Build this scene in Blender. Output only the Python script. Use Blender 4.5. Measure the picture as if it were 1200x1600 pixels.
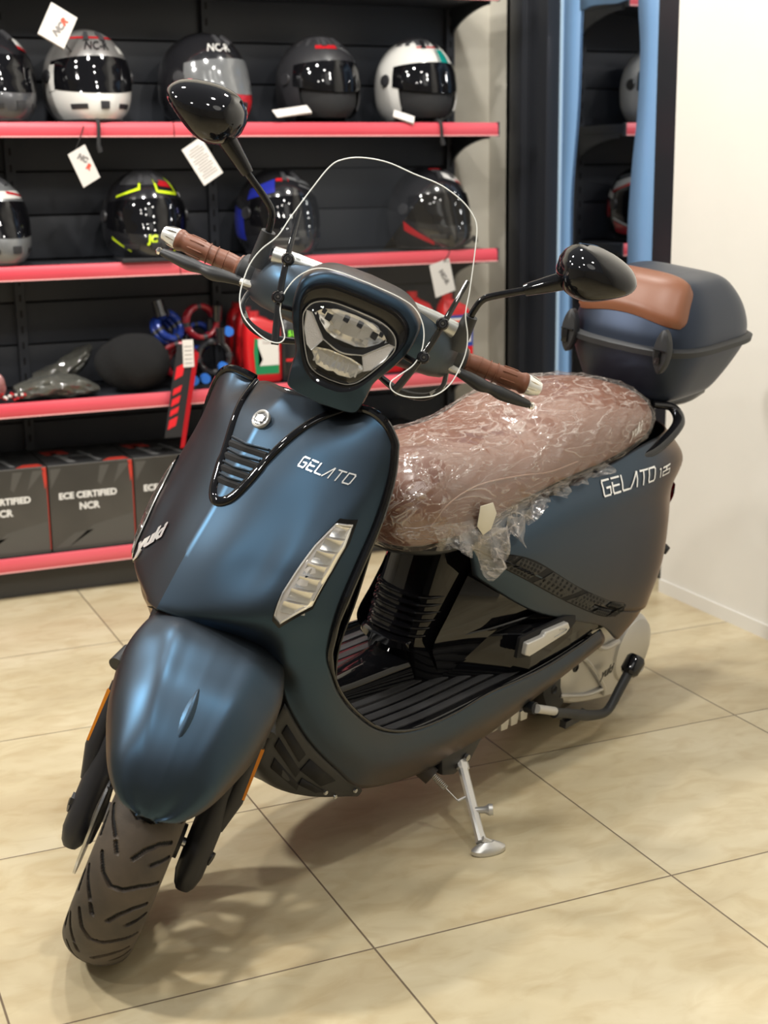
import bpy, bmesh, math, random
import numpy as np
from mathutils import Vector, Matrix
from mathutils.bvhtree import BVHTree
random.seed(4)
for o in list(bpy.data.objects): bpy.data.objects.remove(o)
SC = bpy.context.scene
COL = SC.collection
PI = math.pi
R = math.radians

# ------------------------------------------------------------------ camera
cam_d = bpy.data.cameras.new('camera'); cam = bpy.data.objects.new('camera', cam_d); COL.objects.link(cam)
YAW, PITCH, ROLL, FPX = .4127, .2342, -.0136, 2228.
f_ = Vector((math.sin(YAW)*math.cos(PITCH), math.cos(YAW)*math.cos(PITCH), -math.sin(PITCH)))
r_ = Vector((math.cos(YAW), -math.sin(YAW), 0)); u_ = r_.cross(f_)
r2 = r_*math.cos(ROLL)+u_*math.sin(ROLL); u2 = u_*math.cos(ROLL)-r_*math.sin(ROLL)
Mc = Matrix((r2, u2, -f_)).transposed().to_4x4(); Mc.translation = Vector((0, 0, 1.275))
cam.matrix_world = Mc
cam_d.sensor_fit = 'HORIZONTAL'; cam_d.sensor_width = 36; cam_d.lens = FPX/1200*36
cam_d.clip_start = .05; cam_d.clip_end = 60
cam_d.dof.use_dof = True; cam_d.dof.focus_distance = 2.55; cam_d.dof.aperture_fstop = 5.8
SC.camera = cam

# ------------------------------------------------------------------ world, lights, exposure
w = bpy.data.worlds.new('world'); SC.world = w; w.use_nodes = True
w.node_tree.nodes['Background'].inputs[0].default_value = (.95, .97, 1, 1)
w.node_tree.nodes['Background'].inputs[1].default_value = .33
SC.view_settings.view_transform = 'Standard'; SC.view_settings.look = 'None'
SC.view_settings.gamma = 1; SC.view_settings.use_curve_mapping = False
SC.view_settings.exposure = -0.62

def lamp(x, y, z, p, size=.16, col=(1, .965, .90), tgt=None):
    d = bpy.data.lights.new('ceiling_lamp_light', 'AREA'); d.shape = 'DISK'; d.size = size; d.energy = p; d.color = col
    o = bpy.data.objects.new('ceiling_lamp_light', d); COL.objects.link(o); o.location = (x, y, z)
    if tgt:
        o.rotation_euler = (Vector(tgt)-Vector((x, y, z))).to_track_quat('-Z', 'Y').to_euler()
    return o
lamp(-1.35, 2.75, 2.95, 95, .22, tgt=(.6, 2.4, 0))
lamp(.1, .75, 2.95, 20, tgt=(.6, 2.6, .4))
lamp(1.7, 1.1, 2.95, 20, tgt=(1.4, 3.0, .4))
lamp(.6, 3.1, 2.95, 42, tgt=(.9, 3.9, .6))
lamp(1.9, 3.3, 2.95, 36, tgt=(1.9, 4.0, .6))
lamp(-.6, 3.4, 2.95, 30, tgt=(.6, 4.1, .5))
lamp(-1.2, .6, 2.95, 22, tgt=(.2, 2.4, .3))
lamp(1.0, 2.0, 2.95, 36, tgt=(1.1, 2.4, 0))
lamp(.9, .0, 2.95, 12, 1.2, tgt=(.9, 2.4, .6))

# ------------------------------------------------------------------ materials
def mat(name, col=(.5, .5, .5), rough=.5, metal=0., coat=0., spec=.5, emis=None, sheen=0., alpha=None, coatr=.05):
    m = bpy.data.materials.new(name); m.use_nodes = True
    b = m.node_tree.nodes['Principled BSDF']
    b.inputs['Base Color'].default_value = (*col, 1); b.inputs['Roughness'].default_value = rough
    b.inputs['Metallic'].default_value = metal; b.inputs['Coat Weight'].default_value = coat
    b.inputs['Coat Roughness'].default_value = coatr; b.inputs['Specular IOR Level'].default_value = spec
    b.inputs['Sheen Weight'].default_value = sheen
    if emis: b.inputs['Emission Color'].default_value = (*emis[:3], 1); b.inputs['Emission Strength'].default_value = emis[3]
    return m
def nodes(m): return m.node_tree.nodes, m.node_tree.links, m.node_tree.nodes['Principled BSDF']
def noise_bump(m, scale=200, strength=.1, dist=.001, rough_var=None, detail=4, stretch=None):
    N, L, b = nodes(m)
    tc = N.new('ShaderNodeTexCoord'); n = N.new('ShaderNodeTexNoise'); n.inputs['Scale'].default_value = scale; n.inputs['Detail'].default_value = detail
    src = tc.outputs['Object']
    if stretch:
        mp = N.new('ShaderNodeMapping'); mp.inputs['Scale'].default_value = stretch; L.new(src, mp.inputs[0]); src = mp.outputs[0]
    L.new(src, n.inputs['Vector'])
    bp = N.new('ShaderNodeBump'); bp.inputs['Strength'].default_value = strength; bp.inputs['Distance'].default_value = dist
    L.new(n.outputs[0], bp.inputs['Height']); L.new(bp.outputs[0], b.inputs['Normal'])
    return m
def vary(m, c1, c2, scale=3, detail=5, lo=.35, hi=.65, coord='Object'):
    N, L, b = nodes(m)
    tc = N.new('ShaderNodeTexCoord'); n = N.new('ShaderNodeTexNoise'); n.inputs['Scale'].default_value = scale; n.inputs['Detail'].default_value = detail
    L.new(tc.outputs[coord], n.inputs['Vector'])
    rp = N.new('ShaderNodeValToRGB'); rp.color_ramp.elements[0].position = lo; rp.color_ramp.elements[1].position = hi
    rp.color_ramp.elements[0].color = (*c1, 1); rp.color_ramp.elements[1].color = (*c2, 1)
    L.new(n.outputs[0], rp.inputs[0]); L.new(rp.outputs[0], b.inputs['Base Color'])
    return m

M = {}
M['paint'] = noise_bump(mat('satin_blue_paint', (.0125, .040, .073), .35, 1.0, coat=.85, coatr=.5), 900, .02, .0005)
M['paint'].node_tree.nodes['Principled BSDF'].inputs['Specular Tint'].default_value = (1, .72, .52, 1)
M['gloss'] = mat('gloss_black', (.005, .005, .006), .045, 0)
M['matteblk'] = noise_bump(mat('matt_black_metal', (.014, .014, .017), .42), 400, .05, .0005)
M['plastic'] = noise_bump(mat('black_plastic', (.016, .017, .019), .5), 600, .08, .0005)
M['dark'] = mat('dark_recess', (.004, .004, .005), .8)
M['rubber'] = vary(noise_bump(mat('tyre_rubber', (.06, .052, .045), .62), 260, .25, .001), (.034, .028, .024), (.095, .072, .052), 14, 8, .3, .75)
M['groove'] = mat('tyre_groove', (.008, .008, .008), .8)
M['rib'] = mat('floor_rubber', (.045, .045, .047), .33)
M['badge'] = mat('satin_chrome', (.86, .86, .84), .22, .55)
M['chrome'] = mat('chrome', (.85, .83, .8), .08, 1)
M['alu'] = noise_bump(mat('cast_aluminium', (.62, .61, .59), .42, .75), 300, .12, .0006)
M['alu2'] = mat('painted_aluminium', (.60, .585, .55), .42, .35)
M['steel'] = mat('steel', (.5, .5, .5), .25, 1)
M['seat'] = noise_bump(mat('brown_leatherette', (.21, .082, .045), .45), 380, .25, .0008)
M['grip'] = noise_bump(mat('brown_rubber_grip', (.19, .072, .040), .42), 300, .12, .0006)
M['pad'] = noise_bump(mat('tan_pad', (.19, .070, .033), .42), 500, .1, .0005)
M['case'] = noise_bump(mat('satin_navy_case', (.008, .018, .042), .42, .8, coat=.6, coatr=.48), 900, .03, .0005)
M['orange'] = mat('orange_reflector', (.75, .25, .02), .2)
M['white'] = mat('white_print', (.85, .85, .83), .4)
M['mirror'] = mat('mirror_glass', (.8, .82, .85), .03, 1)
M['lampsilver'] = mat('lamp_reflector', (.9, .89, .86), .18, .85)
M['lampgrey'] = noise_bump(mat('lamp_diffuser', (.62, .59, .56), .3, .25), 900, .8, .002)

def thin_glass(name, tint=(1, 1, 1), refl=1.0, ior=1.45, rough=.01, milk=0.0, milkcol=(.9, .9, .9)):
    m = bpy.data.materials.new(name); m.use_nodes = True
    N, L = m.node_tree.nodes, m.node_tree.links; N.clear()
    out = N.new('ShaderNodeOutputMaterial'); tr = N.new('ShaderNodeBsdfTransparent'); tr.inputs[0].default_value = (*tint, 1)
    gl = N.new('ShaderNodeBsdfGlossy'); gl.inputs['Roughness'].default_value = rough; gl.inputs['Color'].default_value = (1, 1, 1, 1)
    fr = N.new('ShaderNodeFresnel'); fr.inputs[0].default_value = ior
    mu = N.new('ShaderNodeMath'); mu.operation = 'MULTIPLY'; mu.inputs[1].default_value = refl; L.new(fr.outputs[0], mu.inputs[0])
    mx = N.new('ShaderNodeMixShader'); L.new(mu.outputs[0], mx.inputs[0]); L.new(tr.outputs[0], mx.inputs[1]); L.new(gl.outputs[0], mx.inputs[2])
    last = mx.outputs[0]
    if milk > 0:
        df = N.new('ShaderNodeBsdfDiffuse'); df.inputs[0].default_value = (*milkcol, 1)
        m2 = N.new('ShaderNodeMixShader'); m2.inputs[0].default_value = milk; L.new(last, m2.inputs[1]); L.new(df.outputs[0], m2.inputs[2]); last = m2.outputs[0]
    L.new(last, out.inputs[0]); return m
M['screen'] = thin_glass('clear_acrylic', (.92, .93, .92), 2.2, 1.5)
M['edge'] = mat('polished_acrylic_edge', (.9, .92, .9), .1)
M['lens'] = thin_glass('clear_lens', (.95, .95, .95), 1.0, 1.5)
# crinkled polythene over the seat: clear film with bunched, milky creases
def film_mat():
    m = bpy.data.materials.new('crinkled_film'); m.use_nodes = True
    N, L = m.node_tree.nodes, m.node_tree.links; N.clear()
    out = N.new('ShaderNodeOutputMaterial'); tr = N.new('ShaderNodeBsdfTransparent'); tr.inputs[0].default_value = (.96, .94, .93, 1)
    gl = N.new('ShaderNodeBsdfGlossy'); gl.inputs['Roughness'].default_value = .13
    df = N.new('ShaderNodeBsdfDiffuse'); df.inputs[0].default_value = (.66, .60, .55, 1)
    tc = N.new('ShaderNodeTexCoord')
    def tex(scale, rot, st, dist, det, kind='FBM'):
        mp = N.new('ShaderNodeMapping'); mp.inputs['Scale'].default_value = st; mp.inputs['Rotation'].default_value = rot; L.new(tc.outputs['Object'], mp.inputs[0])
        n = N.new('ShaderNodeTexNoise'); n.inputs['Scale'].default_value = scale; n.inputs['Detail'].default_value = det; n.inputs['Distortion'].default_value = dist
        L.new(mp.outputs[0], n.inputs['Vector']); return n.outputs[0]
    def ridge(src, wdt):   # bright thin line where the noise crosses one half
        a = N.new('ShaderNodeMath'); a.operation = 'SUBTRACT'; L.new(src, a.inputs[0]); a.inputs[1].default_value = .5
        b = N.new('ShaderNodeMath'); b.operation = 'ABSOLUTE'; L.new(a.outputs[0], b.inputs[0])
        c = N.new('ShaderNodeMapRange'); c.inputs[1].default_value = 0; c.inputs[2].default_value = wdt; c.inputs[3].default_value = 1; c.inputs[4].default_value = 0; L.new(b.outputs[0], c.inputs[0]); return c.outputs[0]
    n1 = tex(1.5, (0, .9, .2), (4, 9, 16), .8, 2); n2 = tex(2.2, (.4, -.6, .5), (5, 12, 14), 1.4, 3); n3 = tex(2.0, (.2, .4, -.7), (6, 8, 9), 1.0, 4)
    r1, r2_, r3 = ridge(n1, .022), ridge(n2, .018), ridge(n3, .03)
    mx = N.new('ShaderNodeMath'); mx.operation = 'MAXIMUM'; L.new(r1, mx.inputs[0]); L.new(r2_, mx.inputs[1])
    r3s = N.new('ShaderNodeMath'); r3s.operation = 'MULTIPLY'; L.new(r3, r3s.inputs[0]); r3s.inputs[1].default_value = .3
    mx2 = N.new('ShaderNodeMath'); mx2.operation = 'MAXIMUM'; L.new(mx.outputs[0], mx2.inputs[0]); L.new(r3s.outputs[0], mx2.inputs[1])
    ad = N.new('ShaderNodeMath'); ad.operation = 'MULTIPLY_ADD'; L.new(n3, ad.inputs[0]); ad.inputs[1].default_value = .7; L.new(mx2.outputs[0], ad.inputs[2])
    bp = N.new('ShaderNodeBump'); bp.inputs['Strength'].default_value = .5; bp.inputs['Distance'].default_value = .003; L.new(ad.outputs[0], bp.inputs['Height']); L.new(bp.outputs[0], gl.inputs['Normal'])
    fm = N.new('ShaderNodeMapRange'); fm.inputs[3].default_value = .06; fm.inputs[4].default_value = .42; L.new(mx2.outputs[0], fm.inputs[0])
    m1 = N.new('ShaderNodeMixShader'); L.new(fm.outputs[0], m1.inputs[0]); L.new(tr.outputs[0], m1.inputs[1]); L.new(df.outputs[0], m1.inputs[2])
    m2 = N.new('ShaderNodeMixShader'); m2.inputs[0].default_value = .13; L.new(m1.outputs[0], m2.inputs[1]); L.new(gl.outputs[0], m2.inputs[2])
    L.new(m2.outputs[0], out.inputs[0]); return m
M['film'] = film_mat()

# ------------------------------------------------------------------ geometry helpers
def cr(P, n):
    P = [tuple(map(float, p)) for p in P]
    a = tuple(2*x-y for x, y in zip(P[0], P[1])); b = tuple(2*x-y for x, y in zip(P[-1], P[-2]))
    Q = [a]+P+[b]; out = []
    for i in range(1, len(Q)-2):
        p0, p1, p2, p3 = Q[i-1:i+3]
        for k in range(n):
            t = k/n
            out.append(tuple(0.5*((2*B)+(-A+Cc)*t+(2*A-5*B+4*Cc-D)*t*t+(-A+3*B-3*Cc+D)*t**3) for A, B, Cc, D in zip(p0, p1, p2, p3)))
    out.append(P[-1]); return out
def net(rows, nu, nv):
    R = [cr(r, nu) for r in rows]
    cols = [cr([R[i][j] for i in range(len(R))], nv) for j in range(len(R[0]))]
    return [[cols[j][i] for j in range(len(cols))] for i in range(len(cols[0]))]
SHIELD = [
 [(-.335,0,.925),(-.352,.06,.925),(-.368,.111,.914),(-.362,.16,.921),(-.363,.191,.907),(-.367,.209,.888)],
 [(-.272,0,.880),(-.288,.06,.880),(-.308,.115,.882),(-.328,.16,.880),(-.347,.197,.868),(-.362,.217,.855)],
 [(-.228,0,.820),(-.241,.06,.820),(-.262,.115,.820),(-.290,.165,.820),(-.322,.203,.815),(-.352,.221,.810)],
 [(-.178,0,.750),(-.193,.06,.750),(-.216,.115,.750),(-.240,.165,.750),(-.272,.203,.748),(-.326,.223,.745)],
 [(-.122,0,.680),(-.140,.06,.680),(-.168,.115,.680),(-.188,.162,.680),(-.222,.201,.678),(-.285,.224,.675)],
 [(-.072,0,.610),(-.095,.06,.608),(-.118,.11,.605),(-.146,.155,.602),(-.184,.194,.602),(-.250,.224,.606)],
 [(-.060,0,.592),(-.084,.05,.582),(-.130,.10,.561),(-.170,.13,.529),(-.186,.180,.536),(-.240,.222,.553)],
]
SKIRT = [
 [(-.146,.155,.602),(-.184,.194,.602),(-.250,.224,.606)],
 [(-.170,.13,.529),(-.186,.180,.536),(-.240,.222,.553)],
 [(-.202,.150,.483),(-.212,.19,.495),(-.250,.221,.510)],
 [(-.218,.160,.431),(-.245,.198,.438),(-.288,.216,.450)],
 [(-.268,.172,.351),(-.300,.203,.368),(-.345,.212,.392)],
 [(-.346,.180,.268),(-.378,.206,.300),(-.422,.207,.335)],
 [(-.422,.181,.205),(-.465,.207,.255),(-.520,.203,.298)],
 [(-.567,.180,.173),(-.600,.206,.235),(-.641,.200,.286)],
 [(-.687,.180,.170),(-.720,.206,.235),(-.765,.200,.295)],
 [(-.817,.180,.177),(-.845,.205,.238),(-.870,.200,.292)],
 [(-.973,.180,.207),(-.972,.203,.250),(-.972,.198,.290)],
 [(-1.12,.180,.235),(-1.11,.200,.268),(-1.10,.195,.300)],
 [(-1.25,.178,.258),(-1.23,.192,.285),(-1.208,.190,.313)],
]

class MB:
    """collects polygons with material slots; build() links them as one mesh object"""
    def __init__(s): s.v = []; s.f = []; s.m = []; s.mats = []; s.sm = []
    def slot(s, m):
        if m not in s.mats: s.mats.append(m)
        return s.mats.index(m)
    def add(s, V, F, m, smooth=True, X=None):
        k = len(s.v); i = s.slot(m)
        for p in V:
            p = Vector(p); s.v.append(tuple(X @ p) if X else tuple(p))
        for f in F: s.f.append(tuple(a+k for a in f)); s.m.append(i); s.sm.append(smooth)
        return s
    def grid(s, G, m, flip=False, closeu=False, closev=False, smooth=True, X=None):
        nr, nc = len(G), len(G[0]); V = [p for r in G for p in r]; F = []
        for i in range(nr-1+(1 if closev else 0)):
            for j in range(nc-1+(1 if closeu else 0)):
                a, b, c, d = i*nc+j, i*nc+(j+1) % nc, ((i+1) % nr)*nc+(j+1) % nc, ((i+1) % nr)*nc+j
                F.append((a, d, c, b) if flip else (a, b, c, d))
        return s.add(V, F, m, smooth, X)
    def rings(s, G, m, caps=True, smooth=True, X=None):
        s.grid(G, m, closeu=True, smooth=smooth, X=X)
        if caps:
            for ring in (G[0], G[-1]):
                s.add(list(ring), [tuple(range(len(ring)))], m, False, X)
        return s
    def box(s, c, d, m, X=None, smooth=False):
        V = [(c[0]+i*d[0]/2, c[1]+j*d[1]/2, c[2]+k*d[2]/2) for i in (-1, 1) for j in (-1, 1) for k in (-1, 1)]
        F = [(0, 1, 3, 2), (4, 6, 7, 5), (0, 4, 5, 1), (2, 3, 7, 6), (0, 2, 6, 4), (1, 5, 7, 3)]
        return s.add(V, F, m, smooth, X)
    def tube(s, P, r, m, n=12, sub=0, caps=True, flat=None, X=None, closed=False):
        """r: number or list; flat: (normal, factor) squashes the section along a normal"""
        P = [Vector(p) for p in P]; rs = list(r) if isinstance(r, (list, tuple)) else [r]*len(P)
        if sub:
            Q = cr([(*p, rr) for p, rr in zip(P, rs)], sub); P = [Vector(q[:3]) for q in Q]; rs = [q[3] for q in Q]
        T = []
        for i in range(len(P)):
            a = P[max(i-1, 0)]; b = P[min(i+1, len(P)-1)]
            if closed: a = P[i-1]; b = P[(i+1) % len(P)]
            T.append((b-a).normalized())
        n0 = T[0].orthogonal().normalized(); rings = []
        for i, t in enumerate(T):
            n0 = (n0-t*n0.dot(t)).normalized(); b0 = t.cross(n0)
            ring = []
            for k in range(n):
                a = 2*PI*k/n; o = (n0*math.cos(a)+b0*math.sin(a))*rs[i]
                if flat: nn = Vector(flat[0]).normalized(); o = o-nn*o.dot(nn)*(1-flat[1])
                ring.append(P[i]+o)
            rings.append(ring)
        if closed: return s.grid(rings, m, closeu=True, closev=True, X=X)
        return s.rings(rings, m, caps, X=X)
    def lathe(s, prof, m, n=32, X=None, smooth=True):
        """prof: (radius, z) pairs round Z"""
        G = [[(r*math.cos(2*PI*k/n), r*math.sin(2*PI*k/n), z) for k in range(n)] for r, z in prof]
        return s.rings(G, m, True, smooth, X)
    def prism(s, poly, a, b, m, axis='y', X=None, smooth=False):
        """2D outline pushed from a to b along an axis"""
        def P(p, h):
            return {'y': (p[0], h, p[1]), 'x': (h, p[0], p[1]), 'z': (p[0], p[1], h)}[axis]
        n = len(poly); V = [P(p, a) for p in poly]+[P(p, b) for p in poly]
        F = [tuple(range(n)), tuple(range(2*n-1, n-1, -1))]+[(i, (i+1) % n, n+(i+1) % n, n+i) for i in range(n)]
        return s.add(V, F, m, smooth, X)
    def build(s, name, parent=None, bevel=0, solid=0, sub=0, X=None, weld=True, segs=2, offset=0, autos=35, recalc=True):
        me = bpy.data.meshes.new(name); me.from_pydata(s.v, [], s.f)
        for m in s.mats: me.materials.append(m)
        for p, i, q in zip(me.polygons, s.m, s.sm): p.material_index = i; p.use_smooth = q
        bm = bmesh.new(); bm.from_mesh(me)
        if weld: bmesh.ops.remove_doubles(bm, verts=bm.verts, dist=1e-5)
        if recalc: bmesh.ops.recalc_face_normals(bm, faces=bm.faces)
        if X: bm.transform(X)
        if bevel:
            ed = [e for e in bm.edges if len(e.link_faces) == 2 and e.calc_face_angle(0) > .5]
            bmesh.ops.bevel(bm, geom=ed, offset=bevel, segments=segs, affect='EDGES', profile=.6)
            for f in bm.faces: f.smooth = True
        bm.to_mesh(me); bm.free()
        if bevel or autos: me.set_sharp_from_angle(angle=R(autos))
        o = bpy.data.objects.new(name, me); COL.objects.link(o)
        if parent: o.parent = parent
        if solid:
            md = o.modifiers.new('solid', 'SOLIDIFY'); md.thickness = solid; md.offset = offset
        if sub:
            md = o.modifiers.new('sub', 'SUBSURF'); md.levels = sub; md.render_levels = sub
        return o
def mir(G): return [[(x, -y, z) for x, y, z in r] for r in G]
def both(G):  # left half (centre first) -> full row, right edge ... left edge
    return [[(x, -y, z) for x, y, z in reversed(r[1:])]+list(r) for r in G]
def sup(cx, cy, hx, hy, n=40, e=2.6):
    return [(cx+hx*math.copysign(abs(math.cos(a))**(2/e), math.cos(a)), cy+hy*math.copysign(abs(math.sin(a))**(2/e), math.sin(a))) for a in [2*PI*k/n for k in range(n)]]
def bvh(grids):
    V = []; F = []
    for G in grids:
        k = len(V); nc = len(G[0]); V += [Vector(p) for r in G for p in r]
        F += [(k+i*nc+j, k+i*nc+j+1, k+(i+1)*nc+j+1, k+(i+1)*nc+j) for i in range(len(G)-1) for j in range(nc-1)]
    return BVHTree.FromPolygons(V, F)
def empty(name, label, cat, loc=(0, 0, 0), rz=0, group=None, mw=None):
    o = bpy.data.objects.new(name, None); COL.objects.link(o); o.location = loc; o.rotation_euler = (0, 0, rz); o.empty_display_size = .1
    if mw: o.matrix_world = mw
    o['label'] = label; o['category'] = cat
    if group: o['group'] = group
    return o
def tag(o, label, cat, group=None, kind=None):
    o['label'] = label; o['category'] = cat
    if group: o['group'] = group
    if kind: o['kind'] = kind
    return o
def struct(o): o['kind'] = 'structure'; return o
def text_faces(s, size=1, shear=0, bold=0, align='CENTER', res=3):
    c = bpy.data.curves.new('t', 'FONT'); c.body = s; c.size = size; c.shear = shear; c.offset = bold; c.align_x = align; c.resolution_u = res
    o = bpy.data.objects.new('t', c); COL.objects.link(o)
    dg = bpy.context.evaluated_depsgraph_get(); me = o.evaluated_get(dg).to_mesh()
    V = [tuple(v.co) for v in me.vertices]; F = [tuple(p.vertices) for p in me.polygons]
    o.evaluated_get(dg).to_mesh_clear(); bpy.data.objects.remove(o); bpy.data.curves.remove(c)
    return V, F
def text_on(mb, s, fn, m, size=1, shear=0, bold=0, align='CENTER'):
    V, F = text_faces(s, size, shear, bold, align); mb.add([fn(v[0], v[1]) for v in V], F, m, False)
STROKES = {'G': [[(.95, 1), (.1, 1), (0, .88), (0, .12), (.1, 0), (.9, 0), (1, .12), (1, .5), (.5, .5)]], 'E': [[(1, 1), (0, 1)], [(.85, .5), (0, .5)], [(1, 0), (.1, 0), (0, .12), (0, .7)]],
           'L': [[(0, 1), (0, .1), (.1, 0), (1, 0)]], 'A': [[(-.15, 0), (.78, 1), (.85, 1), (.85, 0)]], 'T': [[(0, 1), (1.1, 1)], [(.5, 1), (.5, 0)]],
           'O': [[(0, 1), (.85, 1), (1, .85), (1, .12), (.9, 0), (.1, 0), (0, .12), (0, 1)]],
           '1': [[(.2, 1), (.5, 1), (.5, 0)]], '2': [[(0, 1), (1, 1), (1, .5), (0, .5), (0, 0), (1, 0)]], '5': [[(1, 1), (0, 1), (0, .5), (1, .5), (1, 0), (0, 0)]]}
def strokes_on(mb, word, fn, m, w=.13, lw=.85, gap=.30, slant=.12):
    """fn maps letter-space (x in letter heights, y 0..1) to 3D"""
    x = 0
    for ch in word:
        for L in STROKES[ch]:
            P = [(x+p[0]*lw, p[1]) for p in L]
            for (ax, ay), (bx, by) in zip(P, P[1:]):
                d = math.hypot(bx-ax, by-ay)
                ex, ey = (bx-ax)/d*w/2, (by-ay)/d*w/2; nx, ny = -ey, ex
                q = [(ax-ex+nx, ay-ey+ny), (bx+ex+nx, by+ey+ny), (bx+ex-nx, by+ey-ny), (ax-ex-nx, ay-ey-ny)]
                K = max(1, int(d/.35)); V = []; F = []
                for k in range(K+1):
                    t = k/K
                    for A, Bq in ((q[0], q[1]), (q[3], q[2])):
                        px, py = A[0]+(Bq[0]-A[0])*t, A[1]+(Bq[1]-A[1])*t
                        V.append(fn(px+slant*py, py))
                    if k: F.append((2*k-2, 2*k, 2*k+1, 2*k-1))
                mb.add(V, F, m, False)
        x += lw+gap
    return x

# ================================================================== THE SETTING
def floor_mat():
    m = mat('beige_stone_tile', (.6, .5, .35), .22); N, L, b = nodes(m)
    tc = N.new('ShaderNodeTexCoord'); sep = N.new('ShaderNodeSeparateXYZ'); L.new(tc.outputs['Object'], sep.inputs[0])
    def math_(op, a, bv=None, c=None):
        n = N.new('ShaderNodeMath'); n.operation = op
        for i, v in enumerate((a, bv, c)):
            if v is None: continue
            if isinstance(v, (int, float)): n.inputs[i].default_value = v
            else: L.new(v, n.inputs[i])
        return n.outputs[0]
    ds = []; ids = []
    for k, off in ((0, .8466), (1, 3.7995)):
        u = math_('DIVIDE', math_('SUBTRACT', sep.outputs[k], off), .6)
        fr = math_('FRACT', u); ids.append(math_('FLOOR', u))
        ds.append(math_('MINIMUM', fr, math_('SUBTRACT', 1., fr)))
    d = math_('MINIMUM', ds[0], ds[1])
    g = N.new('ShaderNodeMapRange'); g.interpolation_type = 'SMOOTHSTEP'; g.inputs[1].default_value = .0016; g.inputs[2].default_value = .0042; L.new(d, g.inputs[0])
    cmb = N.new('ShaderNodeCombineXYZ'); L.new(ids[0], cmb.inputs[0]); L.new(ids[1], cmb.inputs[1])
    wn = N.new('ShaderNodeTexWhiteNoise'); L.new(cmb.outputs[0], wn.inputs['Vector'])
    ad = N.new('ShaderNodeVectorMath'); ad.operation = 'MULTIPLY_ADD'; L.new(wn.outputs['Color'], ad.inputs[0]); ad.inputs[1].default_value = (7, 7, 7); L.new(tc.outputs['Object'], ad.inputs[2])
    def nz(scale, detail, dist, stretch=(1, 1, 1)):
        mp = N.new('ShaderNodeMapping'); mp.inputs['Scale'].default_value = stretch; L.new(ad.outputs[0], mp.inputs[0])
        n = N.new('ShaderNodeTexNoise'); n.inputs['Scale'].default_value = scale; n.inputs['Detail'].default_value = detail; n.inputs['Distortion'].default_value = dist
        L.new(mp.outputs[0], n.inputs['Vector']); return n.outputs[0]
    rp = N.new('ShaderNodeValToRGB'); e = rp.color_ramp.elements
    e[0].position = .30; e[0].color = (.485, .395, .245, 1); e[1].position = .68; e[1].color = (.64, .56, .385, 1)
    k = e.new(.5); k.color = (.58, .495, .32, 1)
    L.new(nz(3.2, 10, .5, (1, 1.5, 1)), rp.inputs[0])
    rp2 = N.new('ShaderNodeValToRGB'); e = rp2.color_ramp.elements
    e[0].position = .33; e[0].color = (.86, .81, .74, 1); e[1].position = .56; e[1].color = (1, 1, 1, 1); L.new(nz(11, 12, .9, (1, 1.7, 1)), rp2.inputs[0])
    mx = N.new('ShaderNodeMix'); mx.data_type = 'RGBA'; mx.blend_type = 'MULTIPLY'; mx.inputs[0].default_value = .8
    L.new(rp.outputs[0], mx.inputs[6]); L.new(rp2.outputs[0], mx.inputs[7])
    m2 = N.new('ShaderNodeMix'); m2.data_type = 'RGBA'; L.new(g.outputs[0], m2.inputs[0]); m2.inputs[6].default_value = (.16, .12, .08, 1); L.new(mx.outputs[2], m2.inputs[7])
    L.new(m2.outputs[2], b.inputs['Base Color'])
    bp = N.new('ShaderNodeBump'); bp.inputs['Strength'].default_value = .5; bp.inputs['Distance'].default_value = .002; L.new(g.outputs[0], bp.inputs['Height']); L.new(bp.outputs[0], b.inputs['Normal'])
    rr = N.new('ShaderNodeMapRange'); rr.inputs[3].default_value = .24; rr.inputs[4].default_value = .40; L.new(nz(9, 6, .5), rr.inputs[0]); L.new(rr.outputs[0], b.inputs['Roughness'])
    return m
M['floor'] = floor_mat()
M['wallr'] = vary(noise_bump(mat('cream_plaster', (.80, .78, .72), .7), 25, .15, .003), (.68, .665, .615), (.74, .725, .675), 1.4, 6, .3, .7)
M['wallb'] = vary(noise_bump(mat('grey_beige_wall', (.6, .57, .5), .65), 40, .1, .002), (.52, .49, .42), (.64, .61, .53), 3.5, 3, .35, .65)
M['wallx'] = mat('far_wall', (.62, .59, .52), .7)
M['frame'] = mat('anthracite_aluminium', (.022, .024, .03), .38, .3)
M['filmblue'] = noise_bump(mat('blue_protective_film', (.16, .30, .52), .32), 6, .2, .01)
M['filmedge'] = mat('blue_film_edge', (.45, .62, .80), .3)
M['shelf'] = noise_bump(mat('anthracite_powder_coat', (.036, .040, .050), .5), 500, .08, .0005)
M['shelfbase'] = noise_bump(mat('graphite_plinth', (.050, .050, .051), .5), 500, .08, .0005)
M['redstrip'] = vary(mat('red_price_strip', (.75, .07, .10), .3), (.66, .065, .095), (.72, .13, .16), 1.2, 2)
M['pinkstrip'] = mat('strip_rim', (.80, .38, .38), .3)

f = MB(); f.add([(-4, -3, 0), (2.6, -3, 0), (2.6, 4.8, 0), (-4, 4.8, 0)], [(0, 1, 2, 3)], M['floor'], False); struct(f.build('floor'))
f = MB(); f.box((-.76, 4.73, 1.6), (6.6, .1, 3.2), M['wallb']); struct(f.build('wall_back'))
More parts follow.
